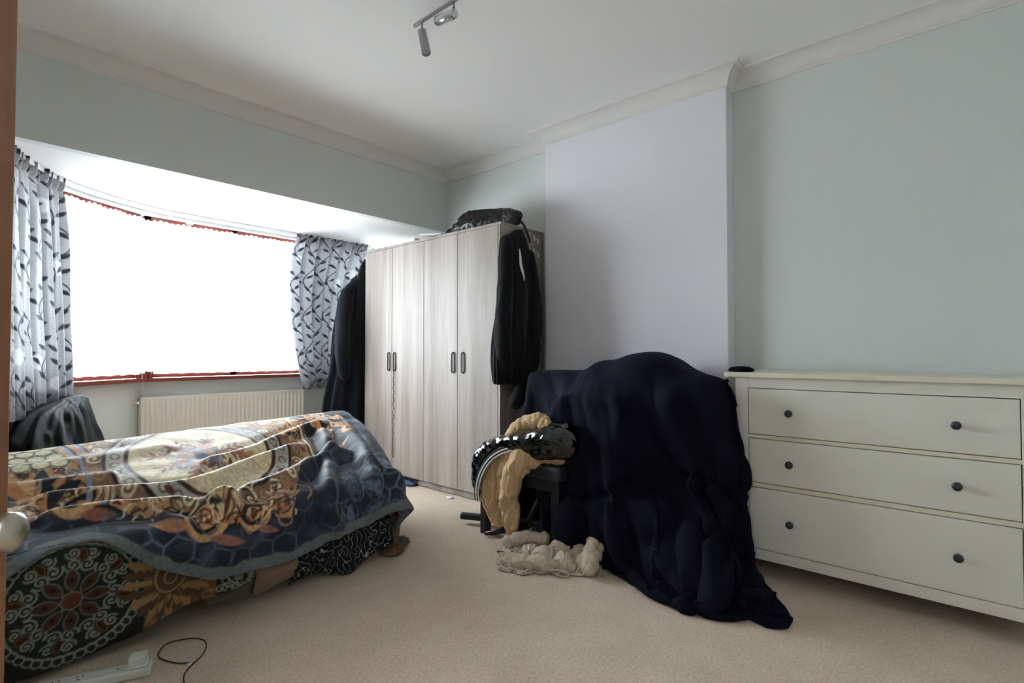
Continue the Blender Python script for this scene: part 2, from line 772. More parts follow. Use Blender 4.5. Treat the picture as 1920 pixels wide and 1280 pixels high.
# the hall beyond the doorway
bm = bmesh.new()
add_box(bm, -1.9, -1.8, -1.05, 1.4, -0.12, 2.6)
add_box(bm, -1.9, -0.6, -1.15, -1.05, -0.12, 2.6)
add_box(bm, -1.9, -0.6, 1.4, 1.5, -0.12, 2.6)
link('wall_hall', bm_mesh(bm), M['lilac'], **ST)
box('floor_hall', (-1.9, -0.45, -1.15, 1.5, -0.13, -0.001), M['carpet'], **ST)
box('ceiling_hall', (-1.9, -0.6, -1.15, 1.5, 2.6, 2.7), M['white'], **ST)


def off_poly(path, d, side=1.0):
    """offset open polyline to one side with mitred corners"""
    out = []
    n = len(path)
    for i in range(n):
        p = np.array(path[i], float)
        dirs = []
        if i > 0:
            a = p - np.array(path[i - 1])
            dirs.append(a / np.linalg.norm(a))
        if i < n - 1:
            a = np.array(path[i + 1]) - p
            dirs.append(a / np.linalg.norm(a))
        ns = [np.array([-q[1], q[0]]) * side for q in dirs]
        if len(ns) == 1:
            out.append(p + ns[0] * d)
        else:
            b = ns[0] + ns[1]
            out.append(p + b * d / (b @ ns[0]))
    return out


def bay_band(name, path, z0, z1, t, mat, inward=0.0):
    """a wall strip on the bay line, thickness t outwards"""
    a = off_poly(path, inward, -1)
    b = off_poly(path, t, 1)
    bm = bmesh.new()
    add_prism(bm, [tuple(p) for p in a] + [tuple(p) for p in b[::-1]], z0, z1)
    return link(name, bm_mesh(bm), mat, **ST)


for k_, nm_ in enumerate(('wall_bay_side', 'wall_bay_angle', 'wall_bay_front')):
    a_, b_ = off_poly(BAY, 0.0, 1), off_poly(BAY, 0.16, 1)
    bm = bmesh.new()
    add_prism(bm, [tuple(a_[k_]), tuple(a_[k_ + 1]), tuple(b_[k_ + 1]), tuple(b_[k_])], -0.1, 0.86)
    link(nm_, bm_mesh(bm), M['mint'], **ST)
bay_band('wall_bay_head', BAY, 2.11, 2.2, 0.16, M['mint'])
bay_band('trim_2', BAY, 0.845, 0.872, 0.02, M['mahogany'], inward=0.055)
bay_band('baseboard_window', BAY, 0.0, 0.11, 0.0, M['skirting'], inward=0.015)
box('baseboard_right', (XR - 0.016, XR, -0.9, CY0, 0, 0.11), M['skirting'], bevel=0.004, **ST)

# coving round the ceiling (mitred profile)
path = [(-0.45, -0.9), (-0.45, YW), (XR, YW), (XR, CY1), (XC, CY1), (XC, CY0), (XR, CY0), (XR, -0.9)]
prof = [(0.0, -0.092), (0.010, -0.092), (0.012, -0.080)]
for k in range(9):
    a = pi / 2 * k / 8
    prof.append((0.086 - 0.072 * cos(a), -0.080 + 0.066 * sin(a)))
prof += [(0.098, -0.014), (0.100, 0.0)]
n = len(path)
rings = []
bm = bmesh.new()
for i in range(n):
    p = np.array(path[i])
    a = p - np.array(path[i - 1])
    b = np.array(path[(i + 1) % n]) - p
    a = a / np.linalg.norm(a)
    b = b / np.linalg.norm(b)
    na, nb = np.array([a[1], -a[0]]), np.array([b[1], -b[0]])
    mt = (na + nb) / (1 + na @ nb)
    rings.append([bm.verts.new((p[0] + mt[0] * d, p[1] + mt[1] * d, H + z)) for d, z in prof])
for i in range(n):
    a, b = rings[i], rings[(i + 1) % n]
    for k in range(len(prof) - 1):
        bm.faces.new((a[k], a[k + 1], b[k + 1], b[k]))
bmesh.ops.recalc_face_normals(bm, faces=bm.faces[:])
link('trim_1', bm_mesh(bm), M['coving'], **ST)

# ------------------------------------------------------------------ windows (one per side of the bay)


def window(idx, a, b, mull, z0=0.872, z1=2.11):
    a = np.array(a)
    b = np.array(b)
    L = np.linalg.norm(b - a)
    d = (b - a) / L
    ang = math.atan2(d[1], d[0])
    root = bpy.data.objects.new('window_%d' % idx, None)
    COL.objects.link(root)
    root['kind'] = 'structure'
    root.location = (a[0], a[1], z0)
    root.rotation_euler = (0, 0, ang)
    hh = z1 - z0

    def piece(name, bs, mat):
        bm = bmesh.new()
        for q in bs:
            add_box(bm, *q, bevel=0.004)
        o = link(name, bm_mesh(bm), mat)
        o.parent = root
        return o
    piece('frame_rail', [(0, L, 0.03, 0.09, 0, 0.032)], M['mahogany'])
    piece('frame_rail', [(0, L, 0.03, 0.09, hh - 0.045, hh)], M['mahogany'])
    for x in [0.0, L - 0.05]:
        piece('frame_post', [(x, x + 0.05, 0.03, 0.09, 0.0, hh)], M['mahogany'])
    xs = [0.05] + list(mull) + [L - 0.05]
    for x in mull:
        piece('frame_post', [(x - 0.025, x + 0.025, 0.03, 0.09, 0.0, hh)], M['mahogany'])
    for x0, x1 in zip(xs[:-1], xs[1:]):
        piece('pane', [(x0, x1, 0.058, 0.064, 0.03, hh - 0.04)], M['glass'])
    # sky portal for this side
    p = area('sky_portal', (0, 0, 0), (0, 0, 0), L, hh, 1, portal=True)
    c = (a + b) / 2
    nrm = np.array([d[1], -d[0]])
    pos = c - nrm * 0.17
    p.location = (pos[0], pos[1], (z0 + z1) / 2)
    p.rotation_euler = Vector((-nrm[0], -nrm[1], 0)).to_track_quat('Z', 'Y').to_euler()


window(1, BAY[0], BAY[1], [])
window(2, BAY[1], BAY[2], [])
window(3, BAY[2], BAY[3], [0.66, 1.33])
# moulded post foot at the bend of the frame
bm = bmesh.new()
for q in ((-0.05, -0.012), (-0.008, 0.028), (0.032, 0.062)):
    add_box(bm, 1.17 + q[0], 1.17 + q[1], 4.725, 4.80, 0.872, 0.925, bevel=0.006)
link('trim_3', bm_mesh(bm), M['mahogany'], **ST)

# ------------------------------------------------------------------ curtain rail, nets, curtains
RAIL = [(0.285, 3.68), (0.38, 3.90), (0.52, 4.16), (0.70, 4.37), (0.95, 4.53), (1.25, 4.655), (1.55, 4.67),
        (2.1, 4.67), (2.6, 4.67), (3.10, 4.67)]


def rail_xy(n):
    pts = np.array(curve_pts([(x, y, 0) for x, y in RAIL], 120))[:, :2]
    s = np.r_[0, np.cumsum(np.linalg.norm(np.diff(pts, axis=0), axis=1))]
    t = np.linspace(0, s[-1], n)
    return np.stack([np.interp(t, s, pts[:, 0]), np.interp(t, s, pts[:, 1])], -1), s[-1]


pts, _L = rail_xy(70)


def sweep_rect(bm, pts, d0, d1, z0, z1):
    a = off_poly([tuple(p) for p in pts], d0, 1)
    b = off_poly([tuple(p) for p in pts], d1, 1)
    rr = [[bm.verts.new((*p, z0)), bm.verts.new((*q, z0)), bm.verts.new((*q, z1)), bm.verts.new((*p, z1))]
          for p, q in zip(a, b)]
    for r, s in zip(rr, rr[1:]):
        for k in range(4):
            bm.faces.new((r[k], r[(k + 1) % 4], s[(k + 1) % 4], s[k]))
    bm.faces.new(rr[0])
    bm.faces.new(rr[-1][::-1])
    bmesh.ops.recalc_face_normals(bm, faces=bm.faces[:])


rail = empty('curtain_rail', (1.2, 4.6, 2.12), 'white curved double curtain rail fixed under the bay ceiling', 'curtain rail')
bm = bmesh.new()
sweep_rect(bm, pts, -0.012, 0.012, 2.118, 2.149)
keep(link('track', bm_mesh(bm), M['rail']), rail)
bm = bmesh.new()
sweep_rect(bm, pts, 0.024, 0.042, 2.092, 2.128)
keep(link('track', bm_mesh(bm), M['rail']), rail)
for k in (34,):
    for dd in (0, 0.028):
        bm = bmesh.new()
        x, y = pts[k]
        add_box(bm, x + dd, x + dd + 0.02, y + 0.02, y + 0.045, 2.078, 2.093, bevel=0.003)
        keep(link('rail_clip', bm_mesh(bm), M['rail']), rail)

# net curtain: one long gathered sheet close to the panes
nb = off_poly(BAY, 0.028, -1)
nbp = np.array([nb[0], nb[1], nb[2], nb[3]])
nbp[0] += (0.02, 0.02)
nbp[-1] -= (0.02, 0.0)
s = np.r_[0, np.cumsum(np.linalg.norm(np.diff(nbp, axis=0), axis=1))]
m_, n_ = 620, 24
t = np.linspace(0, s[-1], m_)
bx, by = np.interp(t, s, nbp[:, 0]), np.interp(t, s, nbp[:, 1])
Pn = np.zeros((m_, n_, 3))
for j in range(n_):
    f = j / (n_ - 1)
    w = 0.006 * np.sin(t * 2 * pi / 0.05 + 1.5 * np.sin(t * 3)) * (0.5 + 0.6 * f) + 0.004 * np.sin(t * 2 * pi / 0.021)
    Pn[:, j, 0] = bx + 0.3 * w
    Pn[:, j, 1] = by - w
    hemz = 2.069 + 0.006 * np.sin(t * 2 * pi / 0.04) + 0.004 * np.sin(t * 2 * pi / 0.17)
    Pn[:, j, 2] = hemz + (0.905 - hemz) * f + 0.004 * f * np.sin(t * 2 * pi / 0.11)
o = link('net_curtain', grid_mesh('net', Pn), M['net'])
tag(o, 'white sheer net curtain hung across the whole bay window', 'net curtain')
# ------------------------------------------------------------------ radiator
rad = empty('radiator', (1.76, 4.70, 0.13), 'white ribbed panel radiator on the wall under the window', 'radiator')
RX0, RX1, RZ0, RZ1 = 1.14, 2.39, 0.13, 0.725
nr = 36
cols = []
m_ = nr * 10 + 1
zz = [RZ0, RZ0 + 0.012, RZ0 + 0.03, RZ0 + 0.05] + list(np.linspace(RZ0 + 0.06, RZ1 - 0.06, 8)) + \
     [RZ1 - 0.05, RZ1 - 0.03, RZ1 - 0.012, RZ1]
P = np.zeros((m_, len(zz), 3))
for i in range(m_):
    f = i / (m_ - 1)
    ph = (f * nr) % 1.0
    g = min(1.0, max(0.0, (abs(ph - 0.5) - 0.2) / 0.16))     # groove between ribs
    for j, z in enumerate(zz):
        ez = min(1.0, max(0.0, (min(z - RZ0, RZ1 - z) - 0.012) / 0.035))
        ex = min(1.0, min(f, 1 - f) * nr)
        P[i, j] = (RX0 + f * (RX1 - RX0), 4.66 + 0.011 * (1 - g) * ez * ex + (0.004 if min(z - RZ0, RZ1 - z) < 1e-4 else 0), z)
keep(link('front_panel', grid_mesh('rp', P, thick=-0.004), M['radiator']), rad)
box('back_panel', (RX0, RX1, 4.728, 4.738, RZ0, RZ1), M['radiator'], rad, 0.004)
box('side_cover', (RX0 - 0.003, RX0 + 0.002, 4.662, 4.738, RZ0 + 0.01, RZ1 + 0.004), M['radiator'], rad, 0.002)
box('side_cover', (RX1 - 0.002, RX1 + 0.003, 4.662, 4.738, RZ0 + 0.01, RZ1 + 0.004), M['radiator'], rad, 0.002)
bm = bmesh.new()
for k in range(3):
    add_box(bm, RX0, RX1, 4.660 + k * 0.032, 4.666 + k * 0.032, RZ1 - 0.002, RZ1 + 0.005)
for k in range(60):
    x = RX0 + 0.01 + k * (RX1 - RX0 - 0.02) / 59
    add_box(bm, x - 0.003, x + 0.003, 4.662, 4.736, RZ1 - 0.001, RZ1 + 0.003)
keep(link('top_grille', bm_mesh(bm), M['radiator']), rad)
bm = bmesh.new()
add_lathe(bm, [(0, 0.0), (0, 0.011), (0.012, 0.011), (0.014, 0.007), (0.028, 0.007), (0.028, 0.0)], (RX0 - 0.003, 4.69, RZ1 - 0.035), (-1, 0, 0), 14)
keep(link('bleed_valve', bm_mesh(bm), M['chrome'], smooth=False), rad)
for x in (RX0 + 0.02, RX1 - 0.02):
    bm = bmesh.new()
    add_tube(bm, [(x, 4.70, 0.0), (x, 4.70, RZ0 + 0.02)], 0.0075, 10)
    keep(link('pipe', bm_mesh(bm), M['radiator'], smooth=True), rad)
for x in (RX0 + 0.2, RX1 - 0.2):
    box('wall_bracket', (x - 0.02, x + 0.02, 4.736, 4.752, RZ0 + 0.1, RZ1 - 0.1), M['radiator'], rad)

# ------------------------------------------------------------------ wardrobe


def wood():
    m = bpy.data.materials.new('pale_grey_oak_foil')
    m.use_nodes = True
    nt = m.node_tree
    b = nt.nodes['Principled BSDF']
    b.inputs['Roughness'].default_value = 0.45
    nset(b, 'Specular IOR Level', 0.25)
    co = nt.nodes.new('ShaderNodeTexCoord')

    def noise(sc, v, det=6, dist=0.0):
        mp = nt.nodes.new('ShaderNodeMapping')
        mp.inputs['Scale'].default_value = v
        nt.links.new(co.outputs['Object'], mp.inputs[0])
        n = nt.nodes.new('ShaderNodeTexNoise')
        n.inputs['Scale'].default_value = sc
        n.inputs['Detail'].default_value = det
        n.inputs['Roughness'].default_value = 0.6
        n.inputs['Distortion'].default_value = dist
        nt.links.new(mp.outputs[0], n.inputs['Vector'])
        return n
    n1 = noise(7, (1, 1, 0.06), 4, 0.4)       # broad vertical bands
    n2 = noise(45, (1, 1, 0.05), 4, 0.2)      # fine grain
    r1 = nt.nodes.new('ShaderNodeValToRGB')
    e = r1.color_ramp.elements
    e[0].position, e[0].color = 0.33, (*lin('8c8179'), 1)
    e[1].position, e[1].color = 0.62, (*lin('a59c96'), 1)
    k = e.new(0.48)
    k.color = (*lin('9a908a'), 1)
    nt.links.new(n1.outputs[0], r1.inputs[0])
    r2 = nt.nodes.new('ShaderNodeValToRGB')
    r2.color_ramp.elements[0].position, r2.color_ramp.elements[0].color = 0.34, (0.86, 0.84, 0.83, 1)
    r2.color_ramp.elements[1].position, r2.color_ramp.elements[1].color = 0.55, (1, 1, 1, 1)
    nt.links.new(n2.outputs[0], r2.inputs[0])
    mx = nt.nodes.new('ShaderNodeMix')
    mx.data_type = 'RGBA'
    mx.blend_type = 'MULTIPLY'
    mx.inputs[0].default_value = 1
    nt.links.new(r1.outputs[0], mx.inputs[6])
    nt.links.new(r2.outputs[0], mx.inputs[7])
    nt.links.new(mx.outputs[2], b.inputs['Base Color'])
    return m


M['wood'] = wood()
M['clear'] = material('clear_plastic', 'd8dad8', 0.15, spec=0.8)
WX, WY0, WY1, WH = 2.72, 2.51, 4.175, 1.975
ward = empty('wardrobe', (2.95, 3.34, 0), 'tall pale grey wood-effect wardrobe with four doors in the alcove by the window', 'wardrobe')
box('side_panel', (WX + 0.0, 3.185, WY0, WY0 + 0.018, 0.0, WH - 0.02), M['wood'], ward, 0.001)
box('side_panel', (WX + 0.0, 3.185, WY1 - 0.018, WY1, 0.0, WH - 0.02), M['wood'], ward, 0.001)
box('top_panel', (WX - 0.012, 3.187, WY0 - 0.004, WY1 + 0.004, WH - 0.02, WH), M['wood'], ward, 0.002)
box('bottom_panel', (WX + 0.005, 3.185, WY0 + 0.018, WY1 - 0.018, 0.045, 0.062), M['wood'], ward)
box('plinth', (WX + 0.004, WX + 0.02, WY0 + 0.018, 3.42, 0.006, 0.046), M['wood'], ward, 0.002)
box('back_panel', (3.180, 3.186, WY0 + 0.018, WY1 - 0.018, 0.03, WH - 0.02), M['wood'], ward)
box('partition', (WX + 0.006, 3.18, 3.325, 3.343, 0.062, WH - 0.02), M['wood'], ward)
seams = [(2.532, 2.940, 2.878), (2.944, 3.332, 2.984), (3.336, 3.752, 3.712), (3.756, 4.155, 3.792)]


def handle(y, z0, z1):
    """slim black loop handle standing off the door"""
    bm = bmesh.new()
    w = 0.0165
    loop = []
    for k in range(4):
        a = pi * k / 3
        loop.append((WX - 0.024, y + w * cos(a), z1 - 0.010 + w * sin(a)))
    for k in range(4):
        a = pi + pi * k / 3
        loop.append((WX - 0.024, y + w * cos(a), z0 + 0.010 + w * sin(a)))
    add_tube(bm, loop, 0.0040, 8, closed=True)
    for z in (z0 + 0.004, z1 - 0.004):
        add_tube(bm, [(WX - 0.024, y, z), (WX - 0.017, y, z)], 0.004, 8)
    return bm_mesh(bm, 'handle')


for k, (y0, y1, hy) in enumerate(seams):
    d = box('door', (WX - 0.018, WX, y0, y1, 0.055, WH - 0.024), M['wood'], ward, 0.0015)
    h = link('handle', handle(hy, 0.918, 1.062), M['black_metal'], smooth=True)
    h.parent = d
box('edge_strip', (WX - 0.016, WX, WY0, WY0 + 0.02, 0.0, WH - 0.024), M['wood'], ward, 0.001)

# clear plastic hooks stuck near the back of the wardrobe side
hk = []
for i, (x, z) in enumerate([(3.02, 1.945), (3.075, 1.915), (3.07, 1.815), (3.02, 1.80), (3.12, 1.90), (3.12, 1.80)]):
    if i == 0:
        bm = bmesh.new()
        add_box(bm, -0.009, 0.009, -0.003, 0.0, -0.022, 0.022, bevel=0.001)
        o = bpy.data.objects.new('wall_hook', None)
        COL.objects.link(o)
        pl = link('plate', bm_mesh(bm), M['clear'])
        pl.parent = o
        bm = bmesh.new()
        add_tube(bm, curve_pts([(0, -0.003, -0.004), (0, -0.010, -0.014), (0, -0.020, -0.012), (0, -0.022, -0.002)], 10), 0.0022, 6)
        q = link('hook', bm_mesh(bm), M['clear'], smooth=True)
        q.parent = o
        first = (o, pl, q)
        r = o
    else:
        r = first[0].copy()
        COL.objects.link(r)
        for c in first[1:]:
            cc = c.copy()
            COL.objects.link(cc)
            cc.parent = r
    r.location = (x, WY0, z)
    tag(r, ['clear hook just under the wardrobe top edge, highest of the hooks on its side',
            'clear hook in the middle of the upper row on the wardrobe side',
            'clear hook in the middle of the lower row on the wardrobe side',
            'clear hook nearest the hanging jacket in the lower row on the wardrobe side',
            'clear hook of the upper row nearest the chimney breast',
            'clear hook of the lower row nearest the chimney breast'][i], 'hook', 'clear hooks on the wardrobe side')

# beaded strap hanging from a wardrobe handle
M['strap'] = material('dark_braid', '2a2420', 0.5)
bm = bmesh.new()
y, x = 3.712, WX - 0.030
n = 52
for k in range(n):
    z = 0.925 - k * 0.0142
    r_ = 0.0062 if k % 2 else 0.0048
    yy = y + 0.0035 * sin(k * 1.3) + 0.010 * (k / n)
    for zz_, rr in ((z, r_),):
        bmesh.ops.create_icosphere(bm, subdivisions=1, radius=rr, matrix=Matrix.Translation((x, yy, zz_)) @ Matrix.Diagonal((0.7, 1, 1.5, 1)))
o = link('beaded_strap', bm_mesh(bm), M['strap'], smooth=True)
tag(o, 'long dark beaded strap looped on a wardrobe door handle', 'strap')

# flat things lying on the wardrobe roof
M['paper'] = material('white_card', 'e6e6e8', 0.6)
M['darkbook'] = material('dark_cover', '3a3836', 0.5)
t = empty('box', (2.80, 3.60, WH), 'flat white and grey box lying near the left end of the wardrobe top', 'box')
bm = bmesh.new()
add_box(bm, 2.715, 2.90, 3.47, 3.72, WH, WH + 0.018, bevel=0.002)
keep(link('tray', bm_mesh(bm), M['paper']), t)
bm = bmesh.new()
add_box(bm, 2.712, 2.903, 3.467, 3.723, WH + 0.018, WH + 0.023, bevel=0.001)
keep(link('lid', bm_mesh(bm), M['paper']), t)
t = empty('leaflet', (2.76, 3.2, WH), 'white folded leaflet lying on the middle of the wardrobe top', 'leaflet')
bm = bmesh.new()
add_box(bm, -0.09, 0.09, -0.11, 0.11, 0, 0.003)
add_box(bm, -0.088, 0.086, -0.108, 0.104, 0.006, 0.009)
add_box(bm, -0.088, -0.082, -0.108, 0.104, 0.002, 0.007)
o = link('sheet', bm_mesh(bm), M['paper'])
o.parent = t
o.rotation_euler = (radians(4), radians(-5), radians(12))
o.location = (-0.01, 0.04, 0.012)
for yy, ll, lab in ((3.09, 0.035, 'small black case on the wardrobe top next to the white leaflet'),
                    (3.00, 0.045, 'flat black pouch on the wardrobe top next to the shiny bag')):
    t = box('pouch', (2.73, 2.80, yy - ll, yy + ll, WH, WH + 0.018), M['black_metal'], None, 0.006, 3)
    tag(t, lab, 'pouch')

# blue scrap under the wardrobe, silver scrap
M['bluebag'] = material('blue_plastic', '26356f', 0.35, spec=0.6)


def crumple(name, c, r, mat, seed, sub=4, amp=0.35, freq=14):
    bm = bmesh.new()
    bmesh.ops.create_icosphere(bm, subdivisions=sub, radius=1.0)
    me = bm_mesh(bm, name)
    v = verts_np(me)
    w = v + seed * 3.1
    d = 1 + amp * ridged(w * 1.3) * 0.5 + amp * 0.5 * ridged(w * 2.7) + 0.12 * pnoise(w * 6)
    v = v * d[:, None] * np.array(r)
    v[:, 2] = np.maximum(v[:, 2], -r[2] * 0.6)
    v[:, 2] -= v[:, 2].min()
    v += np.array(c)
    me.vertices.foreach_set('co', v.astype(np.float32).ravel())
    me.update()
    return link(name, me, mat, smooth=True)


tag(crumple('plastic_bag', (2.69, 3.55, 0.002), (0.05, 0.11, 0.018), M['bluebag'], 3), 'crumpled blue plastic bag poking out under the wardrobe', 'plastic bag')
tag(crumple('foil_scrap', (2.64, 2.955, 0.002), (0.016, 0.025, 0.006), M['paper'], 5, 3), 'tiny white scrap on the carpet at the wardrobe plinth', 'scrap')

# ------------------------------------------------------------------ chest of drawers
M['cream'] = material('cream_white_lacquer', 'dcdbd1', 0.42, noise=(3, 'd5d2c4', 0.5, (1, 1, 1)))
M['creamtop'] = material('cream_lacquer_top', 'd9d4bf', 0.3)
M['navyknob'] = material('dark_blue_knob', '1d2330', 0.28, spec=0.7)
CX, CYa, CYb = 2.69, -0.148, 0.925
ch = empty('chest_of_drawers', (2.94, 0.39, 0), 'cream-white chest of three wide drawers with dark round knobs', 'chest of drawers')
box('top', (CX - 0.028, 3.196, CYa - 0.04, CYb + 0.045, 0.945, 0.968), M['creamtop'], ch, 0.003)
for y0, y1 in ((CYa, CYa + 0.058), (CYb - 0.058, CYb)):
    box('corner_post', (CX, CX + 0.05, y0, y1, 0.0, 0.945), M['cream'], ch, 0.002)
    box('corner_post', (3.13, 3.18, y0, y1, 0.0, 0.945), M['cream'], ch, 0.002)
    box('side_panel', (CX + 0.05, 3.13, y0 + 0.012, y1 - 0.012, 0.10, 0.945), M['cream'], ch)
box('back_panel', (3.155, 3.163, CYa + 0.058, CYb - 0.058, 0.1, 0.945), M['cream'], ch)
yi0, yi1 = CYa + 0.058, CYb - 0.058
box('top_rail', (CX + 0.002, CX + 0.022, yi0, yi1, 0.894, 0.945), M['cream'], ch, 0.001)
box('bottom_rail', (CX + 0.002, CX + 0.022, yi0, yi1, 0.085, 0.132), M['cream'], ch, 0.001)
box('divider_rail', (CX + 0.003, CX + 0.06, yi0, yi1, 0.655, 0.672), M['creamtop'], ch, 0.001)
box('divider_rail', (CX + 0.003, CX + 0.06, yi0, yi1, 0.424, 0.444), M['creamtop'], ch, 0.001)
M['inner'] = material('drawer_interior', '8f8a7c', 0.7)
knob_me = None
for z0, z1 in ((0.675, 0.891), (0.447, 0.652), (0.135, 0.421)):
    d = box('drawer', (CX + 0.002, CX + 0.020, yi0 + 0.003, yi1 - 0.003, z0, z1), M['cream'], ch, 0.002)
    tr = box('drawer_tray', (CX + 0.022, 3.12, yi0 + 0.02, yi1 - 0.02, z0 + 0.015, z1 - 0.04), M['inner'], ch)
    for y in (0.683, 0.093):
        bm = bmesh.new()
        add_lathe(bm, [(0, 0.0), (0, 0.009), (0.006, 0.0075), (0.013, 0.0075), (0.017, 0.0135), (0.022, 0.0168),
                       (0.028, 0.0160), (0.032, 0.011), (0.0335, 0.0)], (CX + 0.002, y, (z0 + z1) / 2), (-1, 0, 0), 28)
        k = link('knob', bm_mesh(bm), M['navyknob'], smooth=True)
        k.parent = d

# ------------------------------------------------------------------ ceiling spotlight bar
sp = empty('ceiling_spotlight_bar', (1.60, 1.8, 2.645), 'satin steel ceiling spotlight bar with swivelling cylinder lamps', 'ceiling light')
bm = bmesh.new()
add_box(bm, 1.585, 1.600, 1.20, 2.045, 2.630, 2.645, bevel=0.003)
keep(link('bar', bm_mesh(bm), M['steel']), sp)
bm = bmesh.new()
add_lathe(bm, [(0, 0.0), (0, 0.012), (0.03, 0.012), (0.032, 0.05), (0.044, 0.05), (0.044, 0.0)], (1.5925, 1.60, 2.643), (0, 0, 1), 24)
keep(link('ceiling_rose', bm_mesh(bm), M['steel'], smooth=False), sp)
for c, d, L in (((1.592, 1.985, 2.612), (0.02, -0.25, -1), 0.028),
                ((1.592, 1.762, 2.612), (0.0, 1.0, 0.12), 0.020),
                ((1.592, 1.235, 2.612), (-0.2, -0.9, -0.4), 0.020)):
    stem_z = 2.632
    bm = bmesh.new()
    add_tube(bm, [(c[0], c[1], stem_z), (c[0], c[1], stem_z - L - 0.012)], 0.0045, 10)
    keep(link('stem', bm_mesh(bm), M['steel'], smooth=True), sp)
    d = Vector(d).normalized()
    p0 = Vector((c[0], c[1], stem_z - L - 0.014))
    if abs(d.z) < 0.5:
        p0 = p0 - d * 0.008 + Vector((0, 0, -0.020))
    bm = bmesh.new()
    add_lathe(bm, [(0.0, 0.0), (0.0, 0.019), (0.003, 0.0215), (0.122, 0.0215), (0.123, 0.020), (0.108, 0.0185), (0.106, 0.0)], p0, d, 28)
    lm = link('lamp_head', bm_mesh(bm), M['steel'] if d.z < -0.5 else M['chrome'], smooth=True)
    keep(lm, sp)
    bm = bmesh.new()
    add_lathe(bm, [(0.110, 0.0), (0.1135, 0.012), (0.112, 0.017)], p0, d, 20)
    keep(link('bulb', bm_mesh(bm), M['paper'], smooth=True), sp)
    bm = bmesh.new()
    bmesh.ops.create_uvsphere(bm, u_segments=12, v_segments=8, radius=0.0065, matrix=Matrix.Translation((c[0], c[1], stem_z - L - 0.010)))
    keep(link('swivel', bm_mesh(bm), M['black_metal'], smooth=True), sp)

# ------------------------------------------------------------------ door leaf with its knob
E_ = Vector((0.103, 1.105, 0))
dd = Vector((0.68, 0.733, 0)).normalized()
dr = bpy.data.objects.new('door_1', None)
COL.objects.link(dr)
dr['kind'] = 'structure'
dr.location = E_
dr.rotation_euler = (0, 0, math.atan2(dd.y, dd.x))
bm = bmesh.new()
add_box(bm, -0.76, 0, 0.0, 0.038, 0.008, 2.01, bevel=0.003)
o = link('leaf', bm_mesh(bm), M['door'])
o.parent = dr
bm = bmesh.new()
kz = 0.81
add_lathe(bm, [(0, 0.0), (0, 0.024), (0.005, 0.023), (0.007, 0.009), (0.022, 0.008), (0.028, 0.014), (0.034, 0.0225),
               (0.044, 0.0275), (0.054, 0.0265), (0.062, 0.019), (0.066, 0.008), (0.067, 0.0)], (-0.062, 0.0, kz), (0, -1, 0), 36)
o = link('door_knob', bm_mesh(bm), M['knob_metal'], smooth=True)
o.parent = dr
for z in (0.25, 1.0, 1.75):
    bm = bmesh.new()
    add_tube(bm, [(-0.765, 0.019, z - 0.05), (-0.765, 0.019, z + 0.05)], 0.006, 10)
    o = link('hinge', bm_mesh(bm), M['knob_metal'], smooth=True)
    o.parent = dr

# ------------------------------------------------------------------ extension lead and cable on the carpet
M['plastic'] = material('white_plastic', 'd6d6d2', 0.35)
M['slot'] = material('dark_slot', '222222', 0.5)
u = Vector((0.545 - 0.43, 2.10 - 2.16, 0))   # direction of the strip
ang = math.atan2(2.085 - 2.145, 0.553 - 0.43)
ext = empty('extension_lead', (0.555, 2.095, 0.001), 'white extension lead with a plug in its end socket on the carpet', 'extension lead')
ext.rotation_euler = (0, 0, radians(-22))
bm = bmesh.new()
add_box(bm, -0.36, 0, -0.03, 0.03, 0, 0.030, bevel=0.008, seg=4)
o = link('socket_strip', bm_mesh(bm), M['plastic'], smooth=False)
o.parent = ext
bm = bmesh.new()
add_lathe(bm, [(0, 0.0), (0, 0.003), (0.0012, 0.0026), (0.0014, 0.0)], (-0.095, 0.004, 0.0298), (0, 0, 1), 12)
o = link('indicator', bm_mesh(bm), M['slot'])
o.parent = ext
for x in (-0.315, -0.255, -0.195):
    bm = bmesh.new()
    add_box(bm, x - 0.003, x + 0.003, -0.014, -0.007, 0.0292, 0.0306)
    add_box(bm, x - 0.010, x - 0.006, 0.004, 0.011, 0.0292, 0.0306)
    add_box(bm, x + 0.006, x + 0.010, 0.004, 0.011, 0.0292, 0.0306)
    o = link('socket', bm_mesh(bm), M['slot'])
    o.parent = ext
bm = bmesh.new()
add_box(bm, -0.066, -0.016, -0.022, 0.024, 0.030, 0.066, bevel=0.007, seg=4)
add_box(bm, -0.070, -0.012, -0.026, 0.028, 0.0305, 0.040, bevel=0.004, seg=3)
o = link('plug', bm_mesh(bm), M['plastic'])
o.location = ext.location
o.rotation_euler = ext.rotation_euler
tag(o, 'white plug pushed into the end of the extension lead', 'plug')
bm = bmesh.new()
add_tube(bm, curve_pts([(-0.36, 0, 0.015), (-0.45, -0.02, 0.005), (-0.6, -0.06, 0.005), (-0.8, -0.05, 0.005)], 24), 0.0035, 8)
o = link('cord', bm_mesh(bm), M['plastic'], smooth=True)
o.parent = ext
M['cable'] = material('dark_brown_cable', '2b2220', 0.5)
cb = empty('cable', (0.66, 2.12, 0), 'thin dark cable lying in a loop on the carpet by the plug', 'cable')
bm = bmesh.new()
cp = [(0.655, 2.045, 0.006), (0.622, 2.085, 0.004), (0.595, 2.15, 0.005), (0.603, 2.205, 0.004), (0.645, 2.247, 0.005), (0.71, 2.222, 0.004),
      (0.737, 2.175, 0.004), (0.728, 2.120, 0.005), (0.695, 2.065, 0.006), (0.655, 2.030, 0.007), (0.615, 1.985, 0.004), (0.60, 1.90, 0.004),
      (0.62, 1.78, 0.004)]
add_tube(bm, curve_pts(cp, 90), 0.0021, 8)
keep(link('wire', bm_mesh(bm), M['cable'], smooth=True), cb)
bm = bmesh.new()
